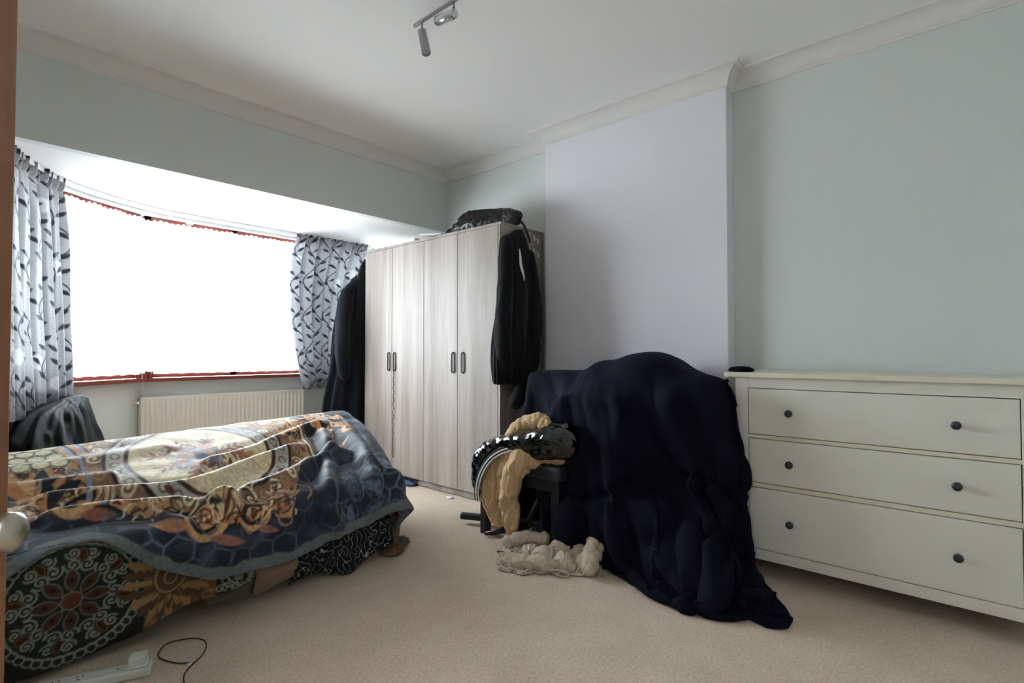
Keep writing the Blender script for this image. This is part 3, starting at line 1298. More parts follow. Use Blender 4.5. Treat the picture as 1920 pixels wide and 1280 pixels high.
add_box(bm, 0.640, 0.655, 2.033, 2.043, 0.004, 0.010, bevel=0.001)
keep(link('clip', bm_mesh(bm), M['plastic']), cb)
# ------------------------------------------------------------------ bed
M['mattress'] = material('mattress_ticking', 'b9b2a8', 0.9)
M['bedwood'] = material('dark_bed_wood', '3a2a22', 0.5)
BED_PL = [((-0.035, -0.225, 1), (0.9, 2.32, 0.425)), ((0, -1, 0.0), (0, 2.262, 0.40)), ((0, 1, 0), (0, 3.25, 0)),
          ((1, -0.30, 0.0), (1.70, 2.33, 0.4)), ((-1, 0, 0), (-0.12, 0, 0)), ((0, 0, -1), (0, 0, 0.12))]
bedsolid = Poly(BED_PL, 0.05)
bed = empty('bed', (0.8, 2.8, 0), 'single bed under a patterned plush blanket, head end behind the door', 'bed')


def poly_mesh(x0, x1f, y0, y1, z0, zf, bev):
    """block with a sloping top: zf(y); foot end at x1f(y)"""
    bm = bmesh.new()
    ys = [y0, (y0 + y1) / 2, y1]
    ring = []
    for y in ys:
        ring.append([bm.verts.new((x0, y, z0)), bm.verts.new((x1f(y), y, z0)), bm.verts.new((x1f(y), y, zf(y))), bm.verts.new((x0, y, zf(y)))])
    for a, b in zip(ring, ring[1:]):
        for k in range(4):
            bm.faces.new((a[k], a[(k + 1) % 4], b[(k + 1) % 4], b[k]))
    bm.faces.new(ring[0][::-1])
    bm.faces.new(ring[-1])
    bmesh.ops.recalc_face_normals(bm, faces=bm.faces[:])
    bmesh.ops.bevel(bm, geom=bm.edges[:], offset=bev, segments=3, profile=0.5, affect='EDGES')
    return bm_mesh(bm)


xf = lambda y: 1.66 + 0.26 * (y - 2.33)
keep(link('mattress', poly_mesh(-0.10, xf, 2.36, 3.20, 0.27, lambda y: 0.405 + 0.19 * (y - 2.36) / 0.84, 0.03), M['mattress']), bed)
keep(link('bed_base', poly_mesh(-0.10, lambda y: xf(y) - 0.01, 2.37, 3.19, 0.14, lambda y: 0.265, 0.008), M['bedwood']), bed)
for x, y in ((-0.05, 2.43), (-0.05, 3.13), (1.60, 3.13)):
    bm = bmesh.new()
    add_lathe(bm, [(0, 0), (0, 0.022), (0.14, 0.030), (0.14, 0)], (x, y, 0.0), (0, 0, 1), 14)
    keep(link('leg', bm_mesh(bm), M['bedwood'], smooth=False), bed)

# ---- the big plush blanket: simulated sheet painted vertex by vertex
GM, GN = 118, 84
U0, U1, V0, V1 = -0.15, 1.965, 2.02, 3.62
uu, vv = np.meshgrid(np.linspace(0, 1, GM), np.linspace(0, 1, GN), indexing='ij')
X = U0 + (U1 - U0) * uu
near = np.interp(X, [-0.2, 0.20, 0.34, 0.45, 0.62, 0.80, 1.1, 1.5, 2.2], [2.20, 2.25, 2.32, 2.32, 2.18, 2.085, 2.065, 2.11, 2.27])
Y = V1 + (near - V1) * vv
X = X + 0.12 * np.clip((Y - 2.6) / 0.6, 0, 1) * uu ** 3
rest = np.stack([X * 1.0, Y * 1.0, 0 * X], -1)
start = rest.copy()
# gather the sheet a little so that it lies in long folds
yc = 2.9
start[..., 1] = yc + (Y - yc) * 0.955
start[..., 0] = 0.6 + (X - 0.6) * 0.985
q = np.stack([X * 1.3, Y * 4.0 - X * 1.2, 0 * X + 3.3], -1)
start[..., 2] = 0.73 + 0.035 * pnoise(q) + 0.008 * pnoise(q * 3)
res_ = cloth_sim(start, rest * np.array([1.02, 1.045, 1]), [bedsolid], steps=500, dt=1 / 380., thick=0.012, fr=0.5, bend=0.35, damp=0.990, bskip=3)
BM_, BN_ = 560, 470
fine = resample(res_, BM_, BN_)
UVf = resample(np.stack([X, Y], -1), BM_, BN_)
cu, cv = UVf[..., 0], UVf[..., 1]
nn = pnoise(np.stack([cu * 9, cv * 14, 0 * cu], -1))
# small raised pile relief
dU = np.gradient(fine, axis=0)
dV = np.gradient(fine, axis=1)
Nf = np.cross(dU, dV)
Nf /= np.linalg.norm(Nf, axis=-1, keepdims=True) + 1e-9
if Nf[..., 2].mean() < 0:
    Nf = -Nf
fine = fine + Nf * (0.004 * nn)[..., None]


def fold(pts, w, h, taper=0.12):
    """height of a rounded ridge along a line drawn on the cloth"""
    pts = np.array(curve_pts([(a, b, 0) for a, b in pts], 24))[:, :2]
    best = np.full(cu.shape, 9.0)
    tt = np.zeros(cu.shape)
    L = len(pts) - 1
    for i in range(L):
        p, q_ = pts[i], pts[i + 1]
        d = q_ - p
        t_ = np.clip(((cu - p[0]) * d[0] + (cv - p[1]) * d[1]) / (d @ d + 1e-12), 0, 1)
        e = np.hypot(cu - p[0] - t_ * d[0], cv - p[1] - t_ * d[1])
        m_ = e < best
        best = np.where(m_, e, best)
        tt = np.where(m_, (i + t_) / L, tt)
    env = np.clip(np.minimum(tt, 1 - tt) / taper, 0, 1)
    env = env * env * (3 - 2 * env)
    return h * env * (np.exp(-(best / w) ** 2) - 0.35 * np.exp(-((best - 1.9 * w) / w) ** 2))


fh = 0
for pts_, w_, h_ in (([(0.30, 2.70), (0.55, 2.62), (0.80, 2.56), (1.10, 2.66), (1.45, 2.78)], 0.036, 0.038),
                     ([(0.30, 2.52), (0.50, 2.50), (0.66, 2.45), (0.80, 2.40), (0.98, 2.30)], 0.034, 0.040),
                     ([(0.74, 2.30), (0.95, 2.40), (1.18, 2.46), (1.40, 2.58), (1.62, 2.62)], 0.036, 0.042),
                     ([(0.9, 2.75), (1.15, 2.80), (1.40, 2.92), (1.70, 3.05)], 0.034, 0.030),
                     ([(0.15, 2.85), (0.40, 2.80), (0.62, 2.78)], 0.04, 0.026),
                     ([(0.2, 3.0), (0.5, 2.99), (0.9, 3.03)], 0.045, 0.014),
                     ([(1.62, 2.98), (1.50, 2.66), (1.34, 2.40), (1.28, 2.22), (1.36, 2.10)], 0.030, 0.040),
                     ([(1.72, 2.90), (1.66, 2.62), (1.56, 2.40), (1.50, 2.20)], 0.034, 0.046),
                     ([(1.55, 2.50), (1.62, 2.34), (1.74, 2.28), (1.86, 2.32)], 0.030, 0.022),
                     ([(1.12, 2.42), (1.08, 2.26), (1.12, 2.10)], 0.030, 0.022),
                     ([(0.88, 2.36), (0.90, 2.24), (0.86, 2.12)], 0.03, 0.02),
                     ([(0.66, 2.40), (0.72, 2.28), (0.70, 2.18)], 0.028, 0.022),
                     ([(1.95, 3.1), (1.85, 2.8), (1.80, 2.5), (1.86, 2.2)], 0.04, 0.03)):
    fh = fh + fold(pts_, w_, h_)
fine = fine + Nf * fh[..., None]

nearf = np.interp(cu, [-0.2, 0.20, 0.34, 0.45, 0.62, 0.80, 1.1, 1.5, 2.2], [2.20, 2.25, 2.32, 2.32, 2.18, 2.085, 2.065, 2.11, 2.27])
footf = U1 + 0.12 * np.clip((cv - 2.6) / 0.6, 0, 1)
dn = cv - nearf            # distance from the near hem
df = footf - cu            # distance from the foot hem
dh = np.minimum(dn, df)

cvs = Canvas(U0, U1, V0, V1, BM_, BN_, 'b98a5c', UV=(cu, cv))
cvs.px = 0.0042
r2 = random.Random(11)
CREAM, TAN, ORNG, BRN, DBR, NAVY, GRY, BLU = 'e2d3ae', 'cfa87c', 'b97f55', '6e4033', '33201d', '1d2430', '9ea09a', '8394b4'
# ground of the ornate field: warm blotches
for k in range(700):
    x, y = r2.uniform(-.15, 2.1), r2.uniform(2.0, 3.6)
    cvs.ellipse(x, y, r2.uniform(.012, .035), r2.uniform(.008, .02), r2.uniform(0, pi), r2.choice([CREAM, TAN, TAN, BRN, BRN, DBR, GRY, 'b9a58a']), 0.85)
# swirling scrolls
for k in range(620):
    x, y = r2.uniform(-.15, 2.1), r2.uniform(2.0, 3.6)
    R_ = r2.uniform(.014, .032)
    c1, c2 = r2.choice([(CREAM, DBR), (TAN, DBR), ('b8b4a6', DBR), (GRY, NAVY), (CREAM, BRN), ('a08468', DBR)])
    a0 = r2.uniform(0, 6.28)
    sg = r2.choice([-1, 1])
    cvs.ellipse(x, y, R_ * 1.08, R_ * 1.02, 0, c1, 0.95)
    cvs.spiral(x, y, R_, 1.6, a0, 0.0065, c2, sg)
    for q_ in range(2):
        cvs.leaf(x + R_ * cos(a0 + q_ * 2), y + R_ * sin(a0 + q_ * 2), a0 + q_ * 2 + 1.2, R_ * 1.7, R_ * 0.7, r2.choice([TAN, BRN, DBR, BRN, ORNG]))
for k in range(420):
    x, y = r2.uniform(-.15, 2.0), r2.uniform(2.2, 3.6)
    R_ = r2.uniform(.02, .06)
    t0 = r2.uniform(0, 6)
    tl = np.linspace(t0, t0 + r2.uniform(1.5, 3.0), 9)
    cvs.stroke(np.stack([x + R_ * np.cos(tl), y + .8 * R_ * np.sin(tl)], -1), 0.0055, r2.choice([DBR, DBR, '4a2a24', NAVY, 'd9cdb4']), 0.85)
# left lattice field
lm = (cu < 0.50) & (cv > 2.95)
for i in range(-3, 12):
    for j in range(0, 12):
        x = -0.15 + i * 0.06 + (j % 2) * 0.03
        y = 2.98 + j * 0.052
        if x < 0.47:
            cvs.ellipse(x, y, 0.033, 0.029, 0, '55606a')
            cvs.ellipse(x, y, 0.027, 0.023, 0, 'd9cfa6')
for x in (0.18, 0.34, -0.02):
    for k in range(6):
        cvs.leaf(x + 0.02 * (k % 2), 2.55 + 0.05 * k, 2.2 - 0.5 * (k % 3), 0.16, 0.055, ORNG if k % 2 else TAN)
        cvs.leaf(x + 0.03, 2.57 + 0.05 * k, 0.4 + 0.5 * (k % 3), 0.13, 0.05, NAVY)
# band across the bed (blue, navy, orange stripes)
for dx, w, c in ((0.0, 0.016, BLU), (0.016, 0.014, DBR), (0.033, 0.022, ORNG), (0.052, 0.012, BLU), (0.062, 0.008, DBR)):
    xs = 0.45 + dx + 0.07 * np.sin((cv - 2.45) * 3.6)
    d = np.abs(cu - xs) - w / 2
    cvs.put(cvs.soft(d) * (cv > 2.36), c)
# second band at the foot side
for dx, w, c in ((0.0, 0.010, DBR), (0.012, 0.012, CREAM), (0.024, 0.010, BRN)):
    xs = 1.44 + dx - 0.05 * np.sin((cv - 2.2) * 5)
    cvs.put(cvs.soft(np.abs(cu - xs) - w / 2) * (cv > 2.3), c)
# dark field with orange and grey acanthus leaves towards the foot
cvs.put(cvs.soft(-(cu - 1.475 + 0.05 * np.sin((cv - 2.2) * 5))) * (dh > 0.1), '23282f')
for k in range(60):
    x, y = r2.uniform(1.48, 2.0), r2.uniform(2.2, 3.5)
    a0 = r2.uniform(0, 6.28)
    c = r2.choice([ORNG, 'd9a066', 'a3a69c', 'd9a066', 'a3a69c'])
    n5 = 5
    for q_ in range(n5):
        a_ = a0 + (q_ - 2) * 0.55
        cvs.leaf(x, y, a_, 0.055 - abs(q_ - 2) * 0.008, 0.024, c)
    cvs.leaf(x, y, a0 + pi, 0.05, 0.014, c)
    cvs.leaf(x, y, a0, 0.045, 0.006, BRN)
for k in range(26):
    x, y = r2.uniform(1.5, 2.0), r2.uniform(2.2, 3.5)
    cvs.spiral(x, y, 0.045, 1.6, r2.uniform(0, 6), 0.014, r2.choice(['a3a69c', 'd9a066', 'c98a4a']), r2.choice([-1, 1]))
# medallion
mx_, my_ = 0.95, 2.84
A_, B_ = 0.36, 0.43
cvs.ellipse(mx_, my_, A_ + 0.075, B_ + 0.075, 0, '8a6a55')
for k in range(46):
    a = 2 * pi * k / 46
    x, y = mx_ + (A_ + 0.045) * cos(a), my_ + (B_ + 0.045) * sin(a)
    cvs.spiral(x, y, 0.028, 1.3, a + 1, 0.008, CREAM if k % 2 else 'b48a68', 1 if k % 2 else -1)
cvs.ellipse(mx_, my_, A_ + 0.014, B_ + 0.014, 0, DBR)
cvs.ellipse(mx_, my_, A_, B_, 0, 'bfb9b2')
for k in range(40):
    a = 2 * pi * k / 40
    x, y = mx_ + (A_ - 0.031) * cos(a), my_ + (B_ - 0.031) * sin(a)
    cvs.ellipse(x, y, 0.019, 0.019, 0, '5d5350')
    cvs.ellipse(x, y, 0.013, 0.013, 0, 'c5c2ae')
    if k % 5 == 0:
        cvs.leaf(x, y, a + pi / 2, 0.05, 0.02, BRN)
cvs.ellipse(mx_, my_, A_ - 0.062, B_ - 0.062, 0, '4a2c2a')
cvs.ellipse(mx_, my_, A_ - 0.080, B_ - 0.080, 0, CREAM)
for k in range(150):
    a = r2.uniform(0, 6.28)
    rr = sqrt(r2.uniform(0.25, 1))
    cvs.leaf(mx_ + rr * .24 * cos(a), my_ + rr * .31 * sin(a), a + r2.uniform(-.5, .5), 0.045, 0.006, 'b99a78', 0.55)
# radiating motif
for k in range(8):
    a = 2 * pi * k / 8 + 0.35
    L_ = 0.25 if k % 2 else 0.17
    cvs.leaf(mx_, my_, a, L_, 0.030, '9a6248', 0.9)
    for q_ in range(4):
        rr = 0.07 + q_ * 0.035
        for sg in (-1, 1):
            cvs.leaf(mx_ + rr * cos(a), my_ + rr * sin(a), a + sg * 0.7, 0.055, 0.018, r2.choice(['8e5540', 'b47a58', '7b4537']), 0.9)
for k in range(95):
    a = r2.uniform(0, 6.28)
    rr = r2.uniform(0.02, 0.15)
    cvs.leaf(mx_ + rr * cos(a), my_ + rr * 1.1 * sin(a), r2.uniform(0, 6.28), 0.055, 0.02, r2.choice(['8e5540', 'c79a78', '6f4a44', '77819a', 'a9adb8']))
cvs.ellipse(mx_, my_, 0.03, 0.045, 0, '5f6a80')
# orange scroll motifs along the lower edge of the ornate field
wide = np.clip((cu - 1.08) / 0.35, 0, 1) * np.clip((2.80 - cv) / 0.15, 0, 1)
edge = 0.22 + 0.30 * wide * wide * (3 - 2 * wide) + 0.035 * np.sin(cu * 11) + 0.02 * np.sin(cu * 27)
cvs.put(cvs.soft(dh - edge), '222a38')
for x0_, big in ((0.30, 0.05), (0.44, 0.06), (0.60, 0.055), (0.80, 0.085), (0.97, 0.05)):
    ny = float(np.interp(x0_, [0.20, 0.34, 0.45, 0.62, 0.80, 1.1, 1.5], [2.24, 2.33, 2.35, 2.22, 2.10, 2.06, 2.07]))
    y0_ = ny + 0.215 + 0.03 * sin(x0_ * 23)
    big *= 0.85 + 0.35 * sin(x0_ * 31) ** 2
    if big < 0.05:
        cvs.leaf(x0_ - .05, y0_, 0.2, .13, .04, 'd9a86e')
        cvs.leaf(x0_ - .05, y0_ + .02, -0.4, .11, .035, '8a4d38')
        continue
    cvs.ellipse(x0_, y0_, big * 1.15, big, 0.3, 'c89b69')
    cvs.ellipse(x0_ - big * .15, y0_ + big * .1, big * 0.72, big * 0.6, 0.3, '20242c', ring=0.016)
    cvs.spiral(x0_ - big * .15, y0_ + big * .1, big * 0.5, 1.5, 1.0, 0.010, '8c4a30')
    cvs.leaf(x0_ + big * .3, y0_ - big * .5, 0.9, big * 2.2, big * .7, 'd9b184')
    cvs.leaf(x0_ + big * .3, y0_ - big * .5, 0.9, big * 1.9, big * .2, '6d3a2a')
    cvs.leaf(x0_ - big, y0_ - big * .3, 2.6, big * 1.8, big * .6, ORNG)
    cvs.leaf(x0_, y0_ - big * .9, -0.3, big * 1.6, big * .5, 'a2634c')
    cvs.spiral(x0_ + big * 2.0, y0_ - big * .7, big * .75, 1.4, 2.6, 0.006, 'b5765a', -1)
for k in range(230):
    x = r2.uniform(0.1, 1.12)
    ny = float(np.interp(x, [0.20, 0.34, 0.45, 0.62, 0.80, 1.1, 1.5], [2.24, 2.31, 2.31, 2.15, 2.05, 2.03, 2.07]))
    y = ny + r2.uniform(.22, .36)
    R_ = r2.uniform(.012, .035)
    t0 = r2.uniform(0, 6)
    tl = np.linspace(t0, t0 + r2.uniform(1.2, 2.6), 8)
    cvs.stroke(np.stack([x + R_ * np.cos(tl), y + .8 * R_ * np.sin(tl)], -1), 0.005, r2.choice([DBR, '4a2a24', NAVY, 'e0cfa8']), 0.85)
# irregular honeycomb lines in the navy border
sel = dh < 0.56
pu, pv = cu[sel], cv[sel]
sites = []
for i in range(-2, 30):
    for j in range(0, 24):
        sites.append((-0.15 + i * 0.088 + 0.044 * (j % 2) + r2.uniform(-.014, .014), 1.98 + j * 0.078 + r2.uniform(-.014, .014)))
f1 = np.full(pu.shape, 9.0)
f2 = np.full(pu.shape, 9.0)
for a, b in sites:
    d = (pu - a) ** 2 + (pv - b) ** 2
    f2 = np.minimum(f2, np.maximum(f1, d))
    f1 = np.minimum(f1, d)
gap = np.sqrt(f2) - np.sqrt(f1)
lw = np.zeros(cu.shape)
lw[sel] = np.clip(1.3 - gap / 0.009, 0, 1)
lw = lw * (dh < edge - 0.02) * np.clip(0.55 + 1.0 * pnoise(np.stack([cu * 7, cv * 7, 0 * cu + 2], -1)), 0.1, 1)
cvs.put(lw * 0.85, '66758a')
bl = np.clip(pnoise(np.stack([cu * 12, cv * 12, 0 * cu + 9], -1)) * 1.2, 0, 1) * (dh < edge - 0.01)
cvs.put(bl * 0.45, '56657a')
# tone-on-tone swirls and a stippled leaf in the navy corner
for k in range(16):
    x, y = r2.uniform(1.2, 1.9), r2.uniform(2.12, 2.6)
    cvs.spiral(x, y, r2.uniform(.03, .07), 1.3, r2.uniform(0, 6), 0.006, '5a6779', r2.choice([-1, 1]), 0.6)
for k in range(7):
    x, y, a0 = r2.uniform(1.25, 1.8), r2.uniform(2.12, 2.45), r2.uniform(0, 6.28)
    cvs.leaf(x, y, a0, 0.16, 0.07, '56637a', 0.7, ring=0.005)
    for q_ in range(30):
        t_ = r2.uniform(.2, .8)
        w_ = r2.uniform(-.02, .02)
        cvs.ellipse(x + .16 * t_ * cos(a0) - w_ * sin(a0), y + .16 * t_ * sin(a0) + w_ * cos(a0), .004, .004, 0, '5d6b80', 0.8)
cvs.spiral(1.16, 2.36, 0.075, 1.5, 2.0, 0.008, 'b5785a', -1)
hem = 0.046
cvs.put(cvs.soft(dh - hem), '62696c')
cvs.put(cvs.soft(np.abs(dh - hem) - 0.002) * 0.5, '3b454e')
cvs.c *= (1 + 0.30 * pnoise(np.stack([cu * 70, cv * 70, 0 * cu], -1)) + 0.18 * pnoise(np.stack([cu * 18, cv * 18, 0 * cu + 5], -1)))[..., None]
_l = cvs.c.mean(-1, keepdims=True)
cvs.c = np.clip(_l + (cvs.c - _l) * 0.95, 0, 1)
M['plush'] = material('printed_plush', 'ffffff', 0.62, attr='paint', sheen=0.22, sheen_rough=0.35, spec=0.25,
                      bump=(420, 0.25, 0.002, (1, 1, 1)))
o = link('plush_blanket', grid_mesh('plush', fine, cvs.c, thick=0.010 if Nf[..., 2].mean() > 0 else -0.010), M['plush'])
tag(o, 'plush blanket with baroque medallion print, navy border and grey hem spread over the bed', 'blanket')
# ------------------------------------------------------------------ patterned bedspread hanging below the blanket
SM, SN = 300, 150
x = np.linspace(-0.02, 1.02, SM)
P = np.zeros((SM, SN, 3))
cu2 = np.zeros((SM, SN))
cv2 = np.zeros((SM, SN))
for j in range(SN):
    f = j / (SN - 1)
    zb = np.interp(x, [-0.1, 0.30, 0.42, 0.52, 0.64, 0.75, 0.86, 1.05], [0.03, 0.025, 0.03, 0.045, 0.075, 0.095, 0.105, 0.13])
    zt = 0.425
    z = zt + (zb - zt) * f
    bulge = 0.035 * np.sin(pi * np.clip(f * 1.1, 0, 1)) * (0.6 + 0.4 * np.sin(x * 9))
    folds = 0.012 * np.sin(x * 21 + 2 * f) * f + 0.012 * pnoise(np.stack([x * 6, 0 * x + f * 3, 0 * x + 4], -1))
    P[:, j, 0] = x + 0.01 * f * np.sin(x * 15)
    P[:, j, 1] = 2.318 - 0.6 * bulge - folds - 0.01 * f
    P[:, j, 2] = z
    cu2[:, j] = x
    cv2[:, j] = z
c2 = Canvas(-0.02, 1.02, 0, 0.46, SM, SN, '1f231e', UV=(cu2, cv2))
c2.px = 0.0034
PALE = '84857b'


def lace_medallion(c, x0, y0, R_, dark='232a24'):
    c.ellipse(x0, y0, R_ * 1.10, R_ * 1.10, 0, dark)
    for k in range(44):
        a = 2 * pi * k / 44
        c.ellipse(x0 + R_ * 1.03 * cos(a), y0 + R_ * 1.03 * sin(a), R_ * .075, R_ * .075, 0, PALE, ring=0.004)
    c.ellipse(x0, y0, R_ * .97, R_ * .97, 0, '858779', ring=0.005)
    for k in range(8):
        a = 2 * pi * k / 8 + 0.2
        for dx_ in (-0.2, 0.2):
            for rr, sz in ((.62, .13), (.82, .11)):
                xx, yy = x0 + R_ * rr * cos(a + dx_ * 1.1), y0 + R_ * rr * sin(a + dx_ * 1.1)
                c.spiral(xx, yy, R_ * sz, 1.8, a, 0.0045, PALE, 1 if dx_ > 0 else -1)
        c.leaf(x0 + R_ * .62 * cos(a + .39), y0 + R_ * .62 * sin(a + .39), a + .39, R_ * .33, R_ * .20, '3c2216')
        c.leaf(x0 + R_ * .66 * cos(a + .39), y0 + R_ * .66 * sin(a + .39), a + .39, R_ * .25, R_ * .12, '6b5a40', ring=0.003)
    for k in range(8):
        a = 2 * pi * k / 8
        c.leaf(x0 + R_ * .16 * cos(a), y0 + R_ * .16 * sin(a), a, R_ * .42, R_ * .22, '66675f')
        c.leaf(x0 + R_ * .18 * cos(a), y0 + R_ * .18 * sin(a), a, R_ * .37, R_ * .18, '4a3024')
        c.ellipse(x0 + R_ * .36 * cos(a), y0 + R_ * .36 * sin(a), R_ * .035, R_ * .035, 0, '1c1512')
    c.ellipse(x0, y0, R_ * .15, R_ * .15, 0, '5a3524')
    c.ellipse(x0, y0, R_ * .15, R_ * .15, 0, '77766a', ring=0.003)


def gold_panel(c, xa, xb, x0, y0):
    c.put(c.soft(np.maximum(xa - c.u, c.u - xb)), '6d5136')
    r3 = random.Random(4)
    for k in range(420):
        c.leaf(r3.uniform(xa, xb - .02), r3.uniform(0, .45), r3.uniform(0, 6.28), r3.uniform(.015, .035), .010, r3.choice(['8a6a47', '3a2c20', '59402a', '7d5f40']))
    for R_, n in ((.17, 24), (.135, 20), (.10, 16)):
        for k in range(n):
            a = 2 * pi * k / n
            c.leaf(x0 + R_ * .55 * cos(a), y0 + R_ * .55 * sin(a), a, R_ * .40, R_ * .16, '54402a' if k % 2 else '92714a')
    for R_ in (.062, .046, .030, .016):
        c.ellipse(x0, y0, R_, R_, 0, '857055' if R_ in (.062, .030) else '5b4630')
        c.ellipse(x0, y0, R_, R_, 0, '3e3020', ring=.004)


lace_medallion(c2, 0.375, 0.235, 0.185)
gold_panel(c2, 0.575, 0.825, 0.665, 0.225)
c2.put(c2.soft(np.maximum(0.825 - c2.u, 0)), '2b2f2b') if False else None
lace_medallion(c2, 0.985, 0.235, 0.15)
for k in range(60):
    xx, yy = random.uniform(.83, 1.0), random.uniform(0.03, .45)
    c2.spiral(xx, yy, .018, 1.5, random.uniform(0, 6), .004, PALE, random.choice([-1, 1]))
for k in range(50):
    xx, yy = random.uniform(-.02, .2), random.uniform(0.0, .45)
    c2.spiral(xx, yy, .018, 1.5, random.uniform(0, 6), .004, '77786a', random.choice([-1, 1]))
M['print'] = material('printed_bedspread', 'ffffff', 0.8, attr='paint', spec=0.2, bump=(300, 0.3, 0.002, (1, 1, 1)))
o = link('bedspread', grid_mesh('spread', P, c2.c, thick=0.004), M['print'])
tag(o, 'dark bedspread with lace medallion and gold sunburst prints hanging at the bed side', 'bedspread')


def side_cloth(name, x0, x1, zb, zt, y, mat, label, cat, paint=None, m=90, n=36, rough=0.012, freq=9, seed=1.0):
    xs = np.linspace(0, 1, m)
    P = np.zeros((m, n, 3))
    for j in range(n):
        f = j / (n - 1)
        X_ = x0 + (x1 - x0) * xs
        a = zb(xs) + 0 * xs
        b = zt(xs) + 0 * xs
        w = rough * pnoise(np.stack([X_ * freq, 0 * xs + f * 2.5, 0 * xs + seed], -1)) * 2
        P[:, j, 0] = X_ + 0.5 * w
        P[:, j, 1] = y - w - 0.03 * sin(pi * f) * np.sin(pi * xs) ** 0.5
        P[:, j, 2] = b + (a - b) * f
    c = None
    if paint is not None:
        c = paint(P)
    o = link(name, grid_mesh(name, P, c, thick=0.004), mat, smooth=True)
    tag(o, label, cat)
    return o


def bw_paint(P):
    v1 = pnoise(np.stack([P[..., 0] * 34, P[..., 2] * 30 + P[..., 0] * 12, 0 * P[..., 0]], -1))
    v2 = pnoise(np.stack([P[..., 0] * 50 + 7, P[..., 2] * 50, 0 * P[..., 0] + 3], -1))
    k = np.clip((0.055 - np.abs(v1)) / 0.05 + 0.3 * v2, 0, 1)[..., None]
    return np.array(lin('15171a')) * (1 - k) + np.array(lin('a9aaa8')) * k


side_cloth('printed_cloth', 1.14, 1.66, lambda t: 0.03 + 0.02 * np.sin(t * 9) + 0.09 * np.clip(t - .6, 0, 1) * 1.2, lambda t: 0.27, 2.315, M['print'],
           'black cloth with broken white print dangling under the blanket hem', 'cloth', bw_paint, 220, 90, 0.014, 8)
M['brownc'] = material('dull_brown_cloth', '7d6353', 0.9, sheen=0.2)
M['taupe'] = material('taupe_cloth', '5c5346', 0.9, sheen=0.2)
side_cloth('brown_cloth', 0.975, 1.15, lambda t: 0.045 + 0.03 * t, lambda t: 0.26, 2.305, M['brownc'], 'plain brown cloth corner hanging under the blanket hem', 'cloth', None, 60, 30, 0.012, 7, 2.0)
side_cloth('taupe_cloth', 0.80, 1.02, lambda t: 0.045 + 0.01 * np.sin(t * 8), lambda t: 0.2, 2.345, M['taupe'], 'crumpled taupe cloth behind the bedspread hem near the floor', 'cloth', None, 60, 30, 0.02, 9, 5.0)

# bed foot wrapped in brown figured cloth (near corner of the foot end)
M['footc'] = material('brown_figured_cloth', '7a5a3e', 0.85, noise=(45, '3a2c20', 0.9, (1, 1, 1)))
M['footd'] = material('dark_figured_cloth', '34342a', 0.85, noise=(60, '7a7660', 0.7, (1, 1, 1)))
bm = bmesh.new()
add_lathe(bm, [(0.045, 0.0), (0.045, 0.050), (0.07, 0.044), (0.10, 0.050), (0.15, 0.056), (0.22, 0.052), (0.26, 0.045), (0.26, 0)], (1.715, 2.395, 0.0), (0.02, 0, 1), 28)
f1 = link('leg', bm_mesh(bm), M['footc'], smooth=True)
keep(f1, bed)
bm = bmesh.new()
add_lathe(bm, [(0.004, 0.0), (0.004, 0.058), (0.014, 0.066), (0.03, 0.064), (0.045, 0.050), (0.05, 0.0)], (1.712, 2.375, 0.0), (0, 0, 1), 28)
q = link('foot_pad', bm_mesh(bm), M['footc'], smooth=True)
q.parent = f1
o = crumple('cloth_wad', (1.775, 2.405, 0.024), (0.055, 0.05, 0.022), M['footd'], 8, 4)
tag(o, 'small dark figured cloth wad tucked round the foot of the bed leg', 'cloth')


# ------------------------------------------------------------------ navy fleece heap
heap_solids = [Box(2.50, 3.05, 1.00, 1.80, 0, 0.88, 0.05), Ell((2.76, 1.42, 0.86), (0.28, 0.26, 0.195)), Ell((2.72, 1.64, 0.84), (0.22, 0.17, 0.17)),
               Ell((2.72, 1.14, 0.80), (0.26, 0.22, 0.145)),
               Poly([((-1, 0, 0.10), (2.35, 1.7, 0.8)), ((0, 1, 0.05), (2.4, 1.765, 0.8)), ((0.05, 0, 1), (2.4, 1.7, 0.825)), ((0, -1, 0), (0, 1.35, 0)), ((1, 0, 0), (3.0, 0, 0)), ((0, 0, -1), (0, 0, 0.40))], 0.04),
               Box(2.30, 2.95, 1.08, 1.72, 0, 0.38, 0.08),
               Box(2.62, 3.02, 1.86, 2.20, 0, 0.935, 0.04),
               Box(2.665, 3.4, -0.3, 0.95, 0, 0.975, 0.02),
               Ell((2.40, 1.02, 0.0), (0.20, 0.22, 0.30))]
HM, HN = 124, 120
a_, b_ = np.meshgrid(np.linspace(0, 1, HM), np.linspace(0, 1, HN), indexing='ij')
Yh = -0.06 + (2.62 + 0.06) * a_
xb = np.interp(Yh, [0.0, 0.88, 0.95, 1.06, 3], [2.60, 2.64, 2.66, 3.03, 3.03])
Xf_ = np.interp(Yh, [-0.1, 0.2, 0.5, 0.9, 1.6, 1.8, 2.0, 2.6], [2.15, 1.88, 1.66, 1.47, 1.42, 1.60, 1.95, 2.15])
Lh = xb - Xf_
Xh = xb - Lh * b_
rest_h = np.stack([Xh, Yh, 0 * Xh], -1)
st = rest_h.copy()
st[..., 2] = 1.10 + 0.05 * pnoise(np.stack([Xh * 2.2, Yh * 2.2, 0 * Xh + 1.7], -1))
ztop = st[..., 2] + 0.03 * np.sin(a_ * 30 + 5 * b_)
qx = np.clip(Xh, 2.36, 3.03)
qy = np.clip(Yh, 0.98, 2.16)
ddx, ddy = Xh - qx, Yh - qy
rr_ = np.hypot(ddx, ddy)
fl = 0.13 + 0.05 * np.sin(9 * np.arctan2(ddy, ddx) + 1)
zz_ = ztop - 0.965 * rr_
ex = np.maximum(0, 0.02 - zz_)
